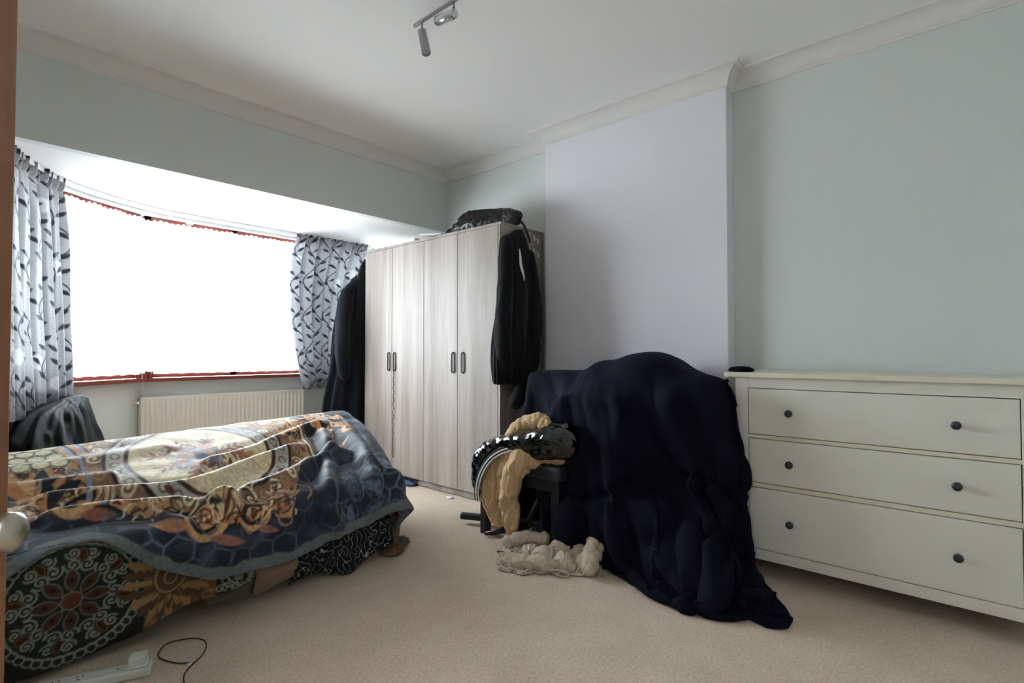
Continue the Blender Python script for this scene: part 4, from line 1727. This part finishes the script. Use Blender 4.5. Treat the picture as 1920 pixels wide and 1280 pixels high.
go = fl * rr_ + 0.75 * ex
st[..., 0] = qx + ddx / (rr_ + 1e-9) * go
st[..., 1] = qy + ddy / (rr_ + 1e-9) * go
st[..., 2] = np.maximum(zz_, 0.02)


def wall_h(F):
    F[:, 0] = np.minimum(F[:, 0], 3.07)


rh = cloth_sim(st, rest_h, heap_solids, steps=650, dt=1 / 380., thick=0.014, fr=0.55, bend=0.05, damp=0.985, bskip=3, walls=wall_h)
fh_ = resample(rh, 330, 320)
w_ = resample(np.stack([Xh, Yh], -1), 330, 320)
dU = np.gradient(fh_, axis=0)
dV = np.gradient(fh_, axis=1)
Nh = np.cross(dU, dV)
Nh /= np.linalg.norm(Nh, axis=-1, keepdims=True) + 1e-9
fh_ = fh_ + Nh * (0.006 * pnoise(np.stack([w_[..., 0] * 7, w_[..., 1] * 7, 0 * w_[..., 0]], -1)) * (1 if Nh[..., 2].mean() > 0 else -1))[..., None]
yy, zz_ = fh_[..., 1], fh_[..., 2]
al = -0.45 * (yy - 1.7) - 0.89 * (zz_ - 0.85)
ac = 0.89 * (yy - 1.7) - 0.45 * (zz_ - 0.85)
ac = ac + 0.05 * pnoise(np.stack([al * 2, ac * 2, 0 * al + 8], -1))
fm = np.clip((0.98 - zz_) / 0.2, 0, 1) * np.clip((zz_ - 0.01) / 0.12, 0, 1)
fd = np.abs(pnoise(np.stack([ac * 5.0, al * 1.1, 0 * al + 3.3], -1))) * 2 - 0.6 + 0.5 * np.abs(pnoise(np.stack([ac * 11.0, al * 2.2, 0 * al + 6.3], -1)))
crease = -np.exp(-((zz_ - 0.40 - 0.08 * np.sin(yy * 7)) / 0.035) ** 2) * np.clip((1.9 - yy) / 0.3, 0, 1)
sgn_ = 1 if Nh[..., 2].mean() > 0 else -1
fh_ = fh_ + Nh * (sgn_ * fm * (0.040 * fd + 0.035 * crease))[..., None]
M['navy'] = material('navy_fleece', '0a0b17', 0.85, spec=0.1, sheen=0.35, sheen_tint='33395c', sheen_rough=0.3, bump=(350, 0.4, 0.003, (1, 1, 1)),
                     noise=(7, '0e101f', 0.7, (1, 1, 1)))
o = link('fleece_blanket', grid_mesh('fleece', fh_, None, thick=0.010 if Nh[..., 2].mean() > 0 else -0.010), M['navy'])
tag(o, 'large navy blue fleece blanket thrown over a heap between wardrobe and chest of drawers', 'blanket')
o = crumple('knit_cap', (2.745, 0.915, 0.969), (0.045, 0.055, 0.016), M['navy'], 4, 4, 0.15)
tag(o, 'little dark navy cap on the left corner of the chest top', 'cap')


# ------------------------------------------------------------------ curtains
def vine_canvas(W, Hh, UV, seed, scale=1.0):
    c = Canvas(0, W, 0, Hh, 10, 10, '7c7c80', UV=UV)
    c.px = 0.004
    r4 = random.Random(seed)
    weave = pnoise(np.stack([c.u * 30, c.v * 260, 0 * c.u], -1))
    c.put(np.clip(0.5 + weave, 0, 1) * 0.35, '9b9a9b')
    for k in range(int(W * Hh * 6)):
        x, y = r4.uniform(0, W), r4.uniform(0, Hh)
        c.ellipse(x, y, 0.04, 0.04, 0, 'b2b1b0', 0.5)
        for q_ in range(12):
            a = 2 * pi * q_ / 12
            c.ellipse(x + .035 * cos(a), y + .035 * sin(a), .012, .012, 0, 'a9a9ab', 0.5)
    dark = '1c1f2b'
    step = 0.21 * scale
    x = 0.06
    while x < W + 0.05:
        ph = r4.uniform(0, 6)
        ys = np.linspace(0, Hh, int(Hh / 0.012))
        xs = x + 0.05 * scale * np.sin(ys * 2 * pi / (0.34 * scale) + ph)
        c.stroke(np.stack([xs, ys], -1), 0.0075, dark)
        y = r4.uniform(0, .03)
        sd = 1
        while y < Hh:
            xx = x + 0.05 * scale * sin(y * 2 * pi / (0.34 * scale) + ph)
            a = pi / 2 + sd * r4.uniform(0.65, 1.0)
            L_ = r4.uniform(0.060, 0.085) * scale
            sx_, sy_ = xx + cos(a) * 0.020, y + sin(a) * 0.020
            c.stroke([(xx, y), (sx_, sy_)], 0.004, dark)
            c.leaf(sx_, sy_, a + sd * 0.1, L_, 0.025 * scale, dark)
            sd = -sd
            y += 0.043 * scale
        x += step
    return c


def curtain(name, pathf, W, z1, zbf, m, n, nf, amp, seed, label):
    """pathf(s, f) -> x, y, normal ; s across, f down"""
    P = np.zeros((m, n, 3))
    s = np.linspace(0, 1, m)
    ss, ff = np.meshgrid(s, np.linspace(0, 1, n), indexing='ij')
    x, y, nx, ny = pathf(ss, ff)
    warp = 0.35 * np.sin(ss * 7 + seed) + 0.25 * np.sin(ss * 13 + 2 * seed)
    ph = 2 * pi * nf * ss + warp * 2
    hdr = np.clip(1 - ff / 0.075, 0, 1)
    body = np.clip((ff - 0.02) / 0.18, 0, 1)
    big = np.sin(ph) + 0.3 * np.sin(2 * ph + 1.3 + ff) + 0.35 * pnoise(np.stack([ss * 9, ff * 2.2, 0 * ss + seed], -1))
    small = np.sin(2 * pi * nf * 3.1 * ss + 3 * warp)
    off = amp * (big - 0.4) * (0.35 + 0.65 * body) + 0.010 * small * (1 - body) + 0.012 * hdr * np.sin(2 * pi * nf * 3.1 * ss)
    # gather line a hand below the top edge
    gl = np.exp(-((ff - 0.058) / 0.012) ** 2)
    off = off - 0.010 * gl
    lat = 0.3 * amp * np.cos(ph)
    P[..., 0] = x + nx * off + ny * lat
    P[..., 1] = y + ny * off - nx * lat
    zb = zbf(ss)
    P[..., 2] = z1 + (zb - z1) * ff + 0.003 * np.sin(2 * pi * nf * 3.1 * ss) * hdr
    c = vine_canvas(W, z1 - 0.7, (ss * W, (1 - ff) * (z1 - 0.7)), int(seed * 10))
    o = link(name, grid_mesh(name, P, c.c, thick=0.0), M['curtain'])
    tag(o, label, 'curtain')
    return o, P


M['curtain'] = material('jacquard_curtain', 'ffffff', 0.55, attr='paint', spec=0.35, sheen=0.25, trans=0.22, bump=(500, 0.2, 0.001, (1, 0.3, 3)))


def left_path(ss, ff):
    px_ = np.array(curve_pts([(0.300, 3.675, 0), (0.36, 3.86, 0), (0.45, 4.04, 0), (0.545, 4.19, 0), (0.635, 4.30, 0)], 40))
    L = np.r_[0, np.cumsum(np.linalg.norm(np.diff(px_[:, :2], axis=0), axis=1))]
    t = ss * L[-1]
    x = np.interp(t, L, px_[:, 0])
    y = np.interp(t, L, px_[:, 1])
    dx = np.gradient(x, axis=0)
    dy = np.gradient(y, axis=0)
    l = np.hypot(dx, dy) + 1e-9
    nx, ny = dy / l, -dx / l
    o = 0.035 * ff
    return x + nx * o + 0.03 * ff * ss, y + ny * o, nx, ny


curtain('curtain', left_path, 1.15, 2.143, lambda s: 0.715 - 0.03 * s, 420, 330, 6, 0.046, 1.3,
        'silver-grey curtain with dark leafy vines at the left end of the bay')


def right_path(ss, ff):
    z = 2.14 - 1.40 * ff
    xl = np.interp(z, [0.7, 0.9, 1.15, 1.4, 1.7, 1.93, 2.05, 2.15], [2.42, 2.35, 2.285, 2.245, 2.235, 2.262, 2.30, 2.33])
    xr = np.interp(z, [0.7, 1.0, 1.6, 2.0, 2.15], [2.74, 2.78, 2.90, 3.04, 3.07])
    x = xl + (xr - xl) * ss
    y = 4.635 - 0.05 * np.sin(pi * np.clip(ff, 0, 1)) * (1 - ss) + 0 * ss
    return x, y, 0 * x, -np.ones_like(x)


curtain('curtain', right_path, 1.25, 2.143, lambda s: 0.728 + 0.025 * s, 440, 330, 6, 0.060, 2.7,
        'silver-grey curtain with dark leafy vines bunched beside the wardrobe')


# ------------------------------------------------------------------ hanging and heaped clothes
def hang(name, levels, mat, dirv=(1, 0), nf=7, famp=0.10, seed=1.0, m=160, n=150, wr=0.010, wfreq=(5, 5, 2.2)):
    """levels: (z, cx, cy, half width, half depth) from the top down; closed folded tube"""
    L = np.array(levels, float)
    t = np.linspace(0, len(L) - 1, n)
    pts = np.array(curve_pts([tuple(l[:3]) for l in L], n))
    T = np.linspace(0, 1, len(pts))
    tt = np.linspace(0, 1, n)
    z = np.interp(tt, T, pts[:, 0])
    cx = np.interp(tt, T, pts[:, 1])
    cy = np.interp(tt, T, pts[:, 2])
    hw = np.interp(t, range(len(L)), L[:, 3])
    hd = np.interp(t, range(len(L)), L[:, 4])
    k = np.array([1, 4, 6, 4, 1]) / 16.
    for _ in range(3):
        hw = np.convolve(np.pad(hw, 2, 'edge'), k, 'valid')
        hd = np.convolve(np.pad(hd, 2, 'edge'), k, 'valid')
    th = np.linspace(0, 2 * pi, m, endpoint=False)
    TH, TT = np.meshgrid(th, tt, indexing='ij')
    d = np.array(dirv) / np.hypot(*dirv)
    e = np.array([-d[1], d[0]])
    fold = famp * (np.sin(nf * TH + 1.5 * np.sin(3 * TT + seed)) + 0.5 * np.sin((nf * 2 - 1) * TH + seed + 4 * TT)) * np.clip(TT * 3, 0.1, 1)
    w = 1 + fold
    a = hw * np.cos(TH) * (1 + 0.3 * fold)
    b = hd * np.sin(TH) * w + 0.35 * hd * fold
    P = np.zeros((m, n, 3))
    P[..., 0] = cx + d[0] * a + e[0] * b
    P[..., 1] = cy + d[1] * a + e[1] * b
    P[..., 2] = z
    f = np.array(wfreq)
    nz = pnoise(P * f + seed * 5.3) + 0.35 * ridged(P * f * np.array([2.1, 2.1, 1.2]) + P[..., :1] * 2 + seed)
    r = np.stack([np.cos(TH) * d[0] + np.sin(TH) * e[0], np.cos(TH) * d[1] + np.sin(TH) * e[1], 0 * TH], -1)
    P = P + r * (wr * nz)[..., None]
    me = grid_mesh(name, P, None, closed_u=True)
    bm = bmesh.new()
    bm.from_mesh(me)
    bmesh.ops.holes_fill(bm, edges=[e_ for e_ in bm.edges if e_.is_boundary], sides=0)
    bm.to_mesh(me)
    bm.free()
    me.polygons.foreach_set('use_smooth', [True] * len(me.polygons))
    return link(name, me, mat, smooth=True)


def garment(name, tubes, mat, voxel=0.011, smooth=4, wr=0.010, freq=16, stretch=(1, 1, 1), seed=1.0, zmin=0.003, parent=None, decimate=None):
    """tubes: list of (ctrl points, radii, flat) fused into one wrinkled cloth body"""
    bm = bmesh.new()
    for pts, rad, flat in tubes:
        n = max(8, 6 * (len(pts) - 1))
        pp = curve_pts(pts, n)
        rr = np.interp(np.linspace(0, 1, len(pp)), np.linspace(0, 1, len(rad)), rad)
        add_tube(bm, pp, list(rr), 14, flat=flat)
        for e_, r_ in ((pp[0], rr[0]), (pp[-1], rr[-1])):
            g = bmesh.ops.create_icosphere(bm, subdivisions=2, radius=r_, matrix=Matrix.Translation(e_))
            if flat:
                ax = Vector(flat[0]).normalized()
                for v in g['verts']:
                    o_ = v.co - Vector(e_)
                    v.co = Vector(e_) + o_ - ax * (o_.dot(ax)) * (1 - flat[1])
    tmp = bpy.data.objects.new('tmp', bm_mesh(bm))
    COL.objects.link(tmp)
    r = tmp.modifiers.new('r', 'REMESH')
    r.mode = 'VOXEL'
    r.voxel_size = voxel
    s = tmp.modifiers.new('s', 'SMOOTH')
    s.iterations = smooth
    s.factor = 0.6
    u = tmp.modifiers.new('u', 'SUBSURF')
    u.levels = u.render_levels = 1
    dg = bpy.context.evaluated_depsgraph_get()
    me = bpy.data.meshes.new_from_object(tmp.evaluated_get(dg))
    bpy.data.objects.remove(tmp)
    V = verts_np(me)
    N = normals_np(me)
    w = V * np.array(stretch) * freq + seed * 7.7
    w = w + 0.6 * np.stack([pnoise(w * 0.5 + 11), pnoise(w * 0.5 + 23), pnoise(w * 0.5 + 37)], -1)
    h = 1.5 * np.abs(pnoise(w * 0.55)) + 0.9 * np.abs(pnoise(w * 1.15 + 5)) + 0.5 * ridged(w * 0.8 + 9) - 0.2
    V = V + N * (wr * (h - 0.3))[:, None]
    V[:, 2] = np.maximum(V[:, 2], zmin)
    me.vertices.foreach_set('co', V.astype(np.float32).ravel())
    me.update()
    me.name = name
    return link(name, me, mat, parent, smooth=True)


M['blackcloth'] = material('black_cloth', '101114', 0.85, sheen=0.08, sheen_rough=0.4, spec=0.2, bump=(250, 0.3, 0.002, (1, 1, 1)))
M['charcoal'] = material('charcoal_wool', '1a1c22', 0.9, sheen=0.08, spec=0.15, bump=(250, 0.3, 0.002, (1, 1, 1)))
M['blackleather'] = material('black_leather', '0e0f12', 0.42, spec=0.5, bump=(120, 0.15, 0.002, (1, 1, 1)))
M['blackcloth2'] = material('worn_black_leather', '0a0b0d', 0.6, spec=0.12)
M['patent'] = material('shiny_black_nylon', '07080a', 0.13, spec=0.8)
M['tan'] = material('tan_cotton', 'b3946c', 0.85, sheen=0.15, bump=(220, 0.2, 0.002, (1, 1, 1)))
M['beige'] = material('beige_cotton', 'b9ab97', 0.88, sheen=0.15, bump=(220, 0.2, 0.002, (1, 1, 1)))
M['whitecloth'] = material('white_cloth', 'd9d9d4', 0.8)

# jacket hung on the end of the wardrobe
YJ = 2.452
jk = empty('hanging_jacket', (2.80, 2.46, 1.93), 'black jacket with a white placket strip hanging on the wardrobe end', 'jacket')
g = hang('body', [(1.925, 2.835, YJ + .01, .018, .018), (1.90, 2.825, YJ + .01, .05, .03), (1.84, 2.79, YJ, .125, .040), (1.70, 2.795, YJ, .165, .048),
                  (1.45, 2.81, YJ, .178, .052), (1.20, 2.785, YJ, .20, .056), (1.00, 2.79, YJ, .212, .056), (0.87, 2.78, YJ, .19, .048), (0.85, 2.78, YJ, .17, .03)],
         M['blackcloth'], nf=6, famp=0.16, seed=2.1, wr=0.011)
keep(g, jk)
g = garment('sleeve', [([(2.68, YJ - .02, 1.82), (2.655, YJ - .035, 1.5), (2.63, YJ - .04, 1.15), (2.66, YJ - .04, .90)], [.045, .055, .055, .045], None)],
            M['blackcloth'], wr=0.008, freq=14, stretch=(1, 1, .4), seed=3)
keep(g, jk)
g = garment('sleeve', [([(2.93, YJ - .01, 1.76), (2.965, YJ - .02, 1.45), (2.93, YJ - .035, 1.1), (2.84, YJ - .04, .85), (2.77, YJ - .02, .72)], [.045, .055, .065, .065, .05], None)],
            M['blackcloth'], wr=0.009, freq=14, stretch=(1, 1, .45), seed=4)
keep(g, jk)
g = garment('front_panel', [([(2.88, YJ - .01, 1.15), (2.87, YJ - .015, .92), (2.83, YJ - .02, .80), (2.79, YJ - .02, .74)], [.07, .08, .065, .035], ((0, 1, 0), .6))],
            M['blackcloth'], wr=0.009, freq=14, stretch=(1, 1, .45), seed=14)
keep(g, jk)
bm = bmesh.new()
P = []
for k in range(15):
    t = k / 14
    P.append((2.768 + 0.045 * t + 0.004 * sin(t * 9), YJ - 0.062 + 0.004 * sin(t * 5), 1.775 - 0.215 * t))
add_tube(bm, P, [0.003 + 0.0105 * sin(pi * min(1, (k + 0.6) / 15)) ** 0.7 for k in range(15)], 10, flat=((0, 1, 0), 0.4))
g = link('placket', bm_mesh(bm), M['whitecloth'], smooth=True)
keep(g, jk)
g['label'] = 'white placket strip'

# coats on the window side of the wardrobe
ct = empty('hanging_coat', (2.75, 4.32, 1.85), 'long black coat hanging beside the wardrobe end next to the window curtain', 'coat')
g = hang('body', [(1.74, 2.80, 4.33, .04, .03), (1.70, 2.78, 4.33, .13, .06), (1.58, 2.76, 4.33, .19, .085), (1.30, 2.73, 4.33, .215, .10), (0.95, 2.71, 4.33, .235, .10),
                  (0.60, 2.69, 4.33, .29, .105), (0.30, 2.68, 4.33, .31, .11), (0.12, 2.68, 4.33, .30, .10)], M['charcoal'], nf=8, famp=0.18, seed=5.1, wr=0.010)
keep(g, ct)
g = garment('sleeve', [([(2.60, 4.28, 1.60), (2.545, 4.26, 1.35), (2.53, 4.25, 1.08), (2.55, 4.25, 0.86)], [.06, .065, .06, .05], None)], M['charcoal'], wr=0.008, freq=12, stretch=(1, 1, .4), seed=9)
keep(g, ct)
g = garment('hood', [([(2.70, 4.30, 1.62), (2.68, 4.28, 1.70), (2.78, 4.29, 1.75)], [.05, .05, .04], None)], M['charcoal'], wr=0.008, freq=14, seed=12)
keep(g, ct)
c2_ = empty('hanging_jacket', (2.85, 4.22, 1.9), 'dark slate jacket hanging highest, half hidden behind the wardrobe edge', 'jacket')
g = hang('body', [(1.97, 2.83, 4.235, .02, .02), (1.92, 2.82, 4.235, .07, .035), (1.80, 2.80, 4.235, .115, .04), (1.5, 2.80, 4.235, .13, .04), (1.3, 2.82, 4.235, .12, .035)],
         M['charcoal'], nf=5, famp=0.15, seed=6.6, wr=0.006)
keep(g, c2_)

# dark clothes piled under the left curtain
g = hang('leather_jacket', [(0.80, 0.66, 4.17, .08, .03), (0.775, 0.64, 4.14, .18, .06), (0.73, 0.59, 4.05, .33, .085), (0.62, 0.585, 4.01, .43, .10), (0.50, 0.585, 3.98, .48, .115), (0.30, 0.58, 3.96, .49, .12), (0.10, 0.58, 3.96, .49, .12), (0.02, 0.58, 3.96, .48, .12)],
         M['blackcloth2'], dirv=(0.45, 0.89), nf=11, famp=0.22, seed=7.7, wr=0.026, wfreq=(6, 6, 3))
tag(g, 'black leather jacket draped over a low pile under the left curtain', 'jacket')

# black bag on the wardrobe roof
bg_ = empty('leather_bag', (2.87, 2.78, 1.976), 'slouchy black leather bag lying on the wardrobe top', 'bag')
g = garment('body', [([(2.90, 3.03, 2.065), (2.88, 2.90, 2.062), (2.88, 2.70, 2.050), (2.87, 2.53, 2.035)], [.092, .088, .076, .058], ((0, 0, 1), 1.0)),
                     ([(2.82, 3.07, 2.03), (2.80, 2.85, 2.02), (2.83, 2.62, 2.015)], [.045, .05, .04], None)], M['blackleather'], voxel=0.009, wr=0.011, freq=22, seed=6, zmin=1.977)
keep(g, bg_)
bm = bmesh.new()
add_tube(bm, curve_pts([(2.88, 3.13, 2.12), (2.87, 3.0, 2.155), (2.87, 2.82, 2.142), (2.88, 2.64, 2.112), (2.885, 2.50, 2.075)], 30), 0.013, 8, flat=((0, 0, 1), 0.5))
keep(link('zip_seam', bm_mesh(bm), M['blackleather'], smooth=True), bg_)
bm = bmesh.new()
add_tube(bm, curve_pts([(2.88, 2.56, 2.05), (2.92, 2.505, 2.01), (2.95, 2.492, 1.97), (2.985, 2.488, 1.91), (3.0, 2.487, 1.87)], 24), 0.012, 8, flat=((0, 1, 0), 0.35))
keep(link('strap', bm_mesh(bm), M['blackleather'], smooth=True), bg_)
bm = bmesh.new()
add_tube(bm, curve_pts([(2.84, 3.10, 2.02), (2.82, 3.16, 2.035), (2.80, 3.17, 2.00), (2.80, 3.12, 1.99)], 20), 0.010, 8)
keep(link('handle', bm_mesh(bm), M['blackleather'], smooth=True), bg_)

# ------------------------------------------------------------------ stool with clothes
M['seat'] = material('black_vinyl_seat', '24262c', 0.45, spec=0.4)
stl = empty('stool', (2.40, 1.98, 0), 'low black padded stool heaped with clothes beside the navy blanket', 'stool')
box('seat', (2.235, 2.56, 1.66, 2.275, 0.385, 0.468), M['seat'], stl, 0.022, 4)
box('apron', (2.250, 2.545, 1.675, 2.26, 0.33, 0.386), M['black_metal'], stl, 0.004)
for x, y in ((2.255, 2.205), (2.255, 1.68), (2.495, 2.205), (2.495, 1.68)):
    box('leg', (x, x + 0.045, y, y + 0.05, 0.0, 0.335), M['black_metal'], stl, 0.005)

std = empty('metal_stand', (2.40, 2.2, 0), 'black tubular stand foot sticking out under the stool', 'stand')
bm = bmesh.new()
add_tube(bm, [(2.31, 2.475, 0.045), (2.315, 2.465, 0.045), (2.46, 2.14, 0.045), (2.60, 1.83, 0.045)], 0.022, 16)
keep(link('tube', bm_mesh(bm), M['black_metal'], smooth=True), std)
bm = bmesh.new()
add_tube(bm, [(2.225, 2.185, 0.018), (2.28, 2.13, 0.03), (2.40, 2.02, 0.055)], [0.014, 0.022, 0.035], 14, flat=((0, 0, 1), 0.7))
keep(link('foot', bm_mesh(bm), M['black_metal'], smooth=True), std)
bm = bmesh.new()
add_tube(bm, [(2.41, 2.03, 0.05), (2.47, 1.97, 0.22), (2.52, 1.93, 0.33)], 0.014, 12)
keep(link('tube', bm_mesh(bm), M['black_metal'], smooth=True), std)
sh = empty('shoe', (2.40, 1.86, 0), 'black shoe on the carpet under the stool by the beige trousers', 'shoe')
g = garment('upper', [([(2.36, 1.93, 0.045), (2.42, 1.86, 0.05), (2.50, 1.78, 0.055)], [.036, .042, .045], None)], M['blackleather'], voxel=0.008, wr=0.004, freq=20, seed=2, zmin=0.012)
keep(g, sh)
bm = bmesh.new()
add_tube(bm, [(2.345, 1.945, 0.009), (2.42, 1.86, 0.009), (2.52, 1.76, 0.009)], [.034, .045, .040], 16, flat=((0, 0, 1), 0.2))
keep(link('sole', bm_mesh(bm), M['black_metal'], smooth=True), sh)

tj = empty('tan_jacket', (2.25, 1.98, 0.47), 'tan cotton jacket flopped over the stool with its sleeve hanging down', 'jacket')
g = garment('body', [([(2.33, 1.99, .505), (2.245, 2.06, .485), (2.205, 2.10, .41), (2.195, 2.125, .30), (2.20, 2.10, .19), (2.205, 2.055, .115)], [.045, .055, .058, .062, .055, .03], ((1, 0, 0), 0.5)),
                     ([(2.30, 1.72, .50), (2.28, 1.85, .505), (2.30, 2.0, .50)], [.045, .055, .05], ((0, 0, 1), 0.6)),
                     ([(2.22, 1.99, .49), (2.20, 2.03, .40), (2.20, 2.05, .28)], [.05, .045, .035], ((1, 0, 0), 0.5))], M['tan'], voxel=0.009, wr=0.013, freq=24, stretch=(1, 1.3, 0.6), seed=5, smooth=2)
keep(g, tj)
g = garment('sleeve', [([(2.27, 1.83, .515), (2.215, 1.895, .48), (2.185, 1.935, .40), (2.18, 1.955, .29), (2.185, 1.955, .18), (2.19, 1.95, .12)], [.06, .066, .060, .055, .052, .044], ((1, 0, 0), 0.75)),
                       ([(2.19, 1.95, .112), (2.192, 1.946, .085)], [.036, .038], ((1, 0, 0), 0.75))],
            M['tan'], voxel=0.009, wr=0.012, freq=26, stretch=(1, 1.2, 0.6), seed=8, smooth=2)
keep(g, tj)
g = garment('hood', [([(2.27, 2.03, .575), (2.28, 1.985, .635), (2.30, 1.91, .675), (2.30, 1.82, .685), (2.29, 1.755, .66)], [.03, .04, .044, .04, .03], None),
                     ([(2.30, 1.98, .58), (2.33, 1.88, .62), (2.33, 1.80, .63)], [.04, .05, .04], None)], M['tan'], voxel=0.009, wr=0.012, freq=26, seed=11, smooth=2)
keep(g, tj)

pj = empty('puffer_jacket', (2.24, 1.9, 0.52), 'shiny black nylon jacket bunched over the tan jacket on the stool', 'jacket')
g = garment('body', [([(2.28, 1.64, .60), (2.25, 1.74, .61), (2.23, 1.86, .585), (2.22, 1.98, .565), (2.23, 2.07, .55)], [.07, .065, .05, .042, .04], None),
                     ([(2.28, 1.62, .56), (2.24, 1.75, .54), (2.235, 1.86, .535), (2.25, 1.96, .53)], [.045, .045, .035, .03], None),
                     ([(2.30, 1.66, .66), (2.30, 1.75, .645), (2.30, 1.84, .62)], [.04, .045, .04], None)],
            M['patent'], voxel=0.008, wr=0.009, freq=15, seed=3)
keep(g, pj)
g = garment('sleeve', [([(2.24, 2.05, .55), (2.215, 2.12, .52), (2.19, 2.18, .46), (2.185, 2.205, .37), (2.19, 2.195, .28), (2.20, 2.175, .235)], [.04, .046, .04, .034, .026, .014], None)],
            M['patent'], voxel=0.007, wr=0.011, freq=17, seed=13)
keep(g, pj)
# knitted striped welt of the jacket
arc = curve_pts([(2.22, 1.93, .548), (2.185, 2.02, .515), (2.165, 2.095, .455), (2.155, 2.145, .375), (2.155, 2.172, .29), (2.165, 2.178, .225)], 40)
M['welt'] = material('navy_knit', '20232f', 0.9)
for dx, dz, r_, mt, nm in ((0, 0.0, 0.010, 'welt', 'welt'), (0.0, 0.010, 0.0048, 'whitecloth', 'stripe'), (0, -0.012, 0.012, 'welt', 'welt'), (-0.002, -0.004, 0.0045, 'whitecloth', 'stripe')):
    bm = bmesh.new()
    pts_ = []
    for i_, p in enumerate(arc):
        t = np.array(arc[min(i_ + 1, len(arc) - 1)]) - np.array(arc[max(i_ - 1, 0)])
        t /= np.linalg.norm(t)
        nrm = np.array([0, -t[2], t[1]]) * -1
        pts_.append(np.array(p) + nrm * dz * 1.2 + np.array([dx - (0.008 if nm == 'stripe' else 0), 0, 0]))
    add_tube(bm, pts_, r_, 10)
    keep(link(nm, bm_mesh(bm), M[mt], smooth=True), pj)

# beige trousers on the carpet
ax_a = np.array([0.578, -0.816])
ax_b = np.array([-0.816, -0.578])
cen = np.array([2.185, 1.655])


def tr_xy(a, b):
    return cen[0] + ax_a[0] * a + ax_b[0] * b, cen[1] + ax_a[1] * a + ax_b[1] * b


lumps = []
for a, b, ra, rz in ((-0.20, 0.03, .07, .05), (-0.12, -0.05, .06, .065), (-0.05, 0.02, .06, .085), (0.03, -0.03, .055, .115), (0.05, 0.06, .06, .07),
                     (0.13, -0.03, .06, .085), (0.17, 0.05, .06, .075), (0.22, -0.02, .07, .10)):
    x, y = tr_xy(a, b)
    lumps.append(Ell((x, y, 0.0), (ra, ra, rz)))
TM, TN = 120, 70
ta, tb = np.meshgrid(np.linspace(-.5, .5, TM), np.linspace(-.5, .5, TN), indexing='ij')
rest_t = np.stack([ta * 0.92, tb * 0.46, 0 * ta], -1)
wob = 0.022 * pnoise(np.stack([ta * 6, tb * 3, 0 * ta + 2], -1))
A_t = ta * 0.58 + wob
B_t = tb * 0.285 * (1 - 0.25 * np.cos(ta * 14)) + 0.02 * pnoise(np.stack([ta * 5, tb * 2, 0 * ta + 7], -1))
x, y = tr_xy(A_t, B_t)
z = 0.16 + 0.05 * pnoise(np.stack([ta * 12, tb * 5, 0 * ta], -1)) + 0.03 * np.sin(ta * 60 + 6 * tb)
tt_ = cloth_sim(np.stack([x, y, z], -1), rest_t, lumps, steps=420, dt=1 / 380., thick=0.006, fr=0.9, bend=0.06, damp=0.98, bskip=2)
tt_ = resample(tt_, 300, 175)
dU = np.gradient(tt_, axis=0)
dV = np.gradient(tt_, axis=1)
upn = np.cross(dU, dV)[..., 2].mean() > 0
tr = link('trousers', grid_mesh('trousers', tt_, None, thick=0.004 if upn else -0.004), M['beige'], smooth=True)
for pts_, rr, nm_ in (([(2.045, 1.875, .04), (2.10, 1.905, .06), (2.19, 1.865, .075), (2.25, 1.78, .075)], [.028, .030, .034, .036], 'leg'),
                      ([(2.045, 1.865, .032), (2.025, 1.80, .030), (2.03, 1.72, .032), (2.06, 1.64, .034), (2.09, 1.59, .03)], [.026, .034, .036, .034, .028], 'leg'),
                      ([(2.32, 1.52, .10), (2.28, 1.475, .105), (2.22, 1.45, .08), (2.16, 1.43, .04)], [.030, .042, .044, .036], 'leg')):
    q = garment(nm_, [(pts_, rr, None)], M['beige'], voxel=0.007, wr=0.012, freq=24, seed=pts_[0][0] * 7, smooth=2)
    q.parent = tr
tag(tr, 'crumpled beige trousers lying on the carpet in front of the navy blanket', 'trousers')
bm = bmesh.new()
add_tube(bm, curve_pts([(2.06, 1.585, .012), (2.045, 1.57, .026), (2.05, 1.53, .036), (2.07, 1.495, .028), (2.075, 1.49, .012), (2.06, 1.53, .006)], 30, True), 0.0045, 8, closed=True)
q = link('cuff', bm_mesh(bm), M['beige'], smooth=True)
q.parent = tr
bm = bmesh.new()
add_tube(bm, curve_pts([(2.035, 1.90, .03), (2.01, 1.885, .05), (2.005, 1.86, .055), (2.02, 1.82, .062), (2.04, 1.79, .062)], 20), 0.003, 6)
q = link('drawcord', bm_mesh(bm), M['black_metal'], smooth=True)
q.parent = tr
q['label'] = 'dark drawcord'
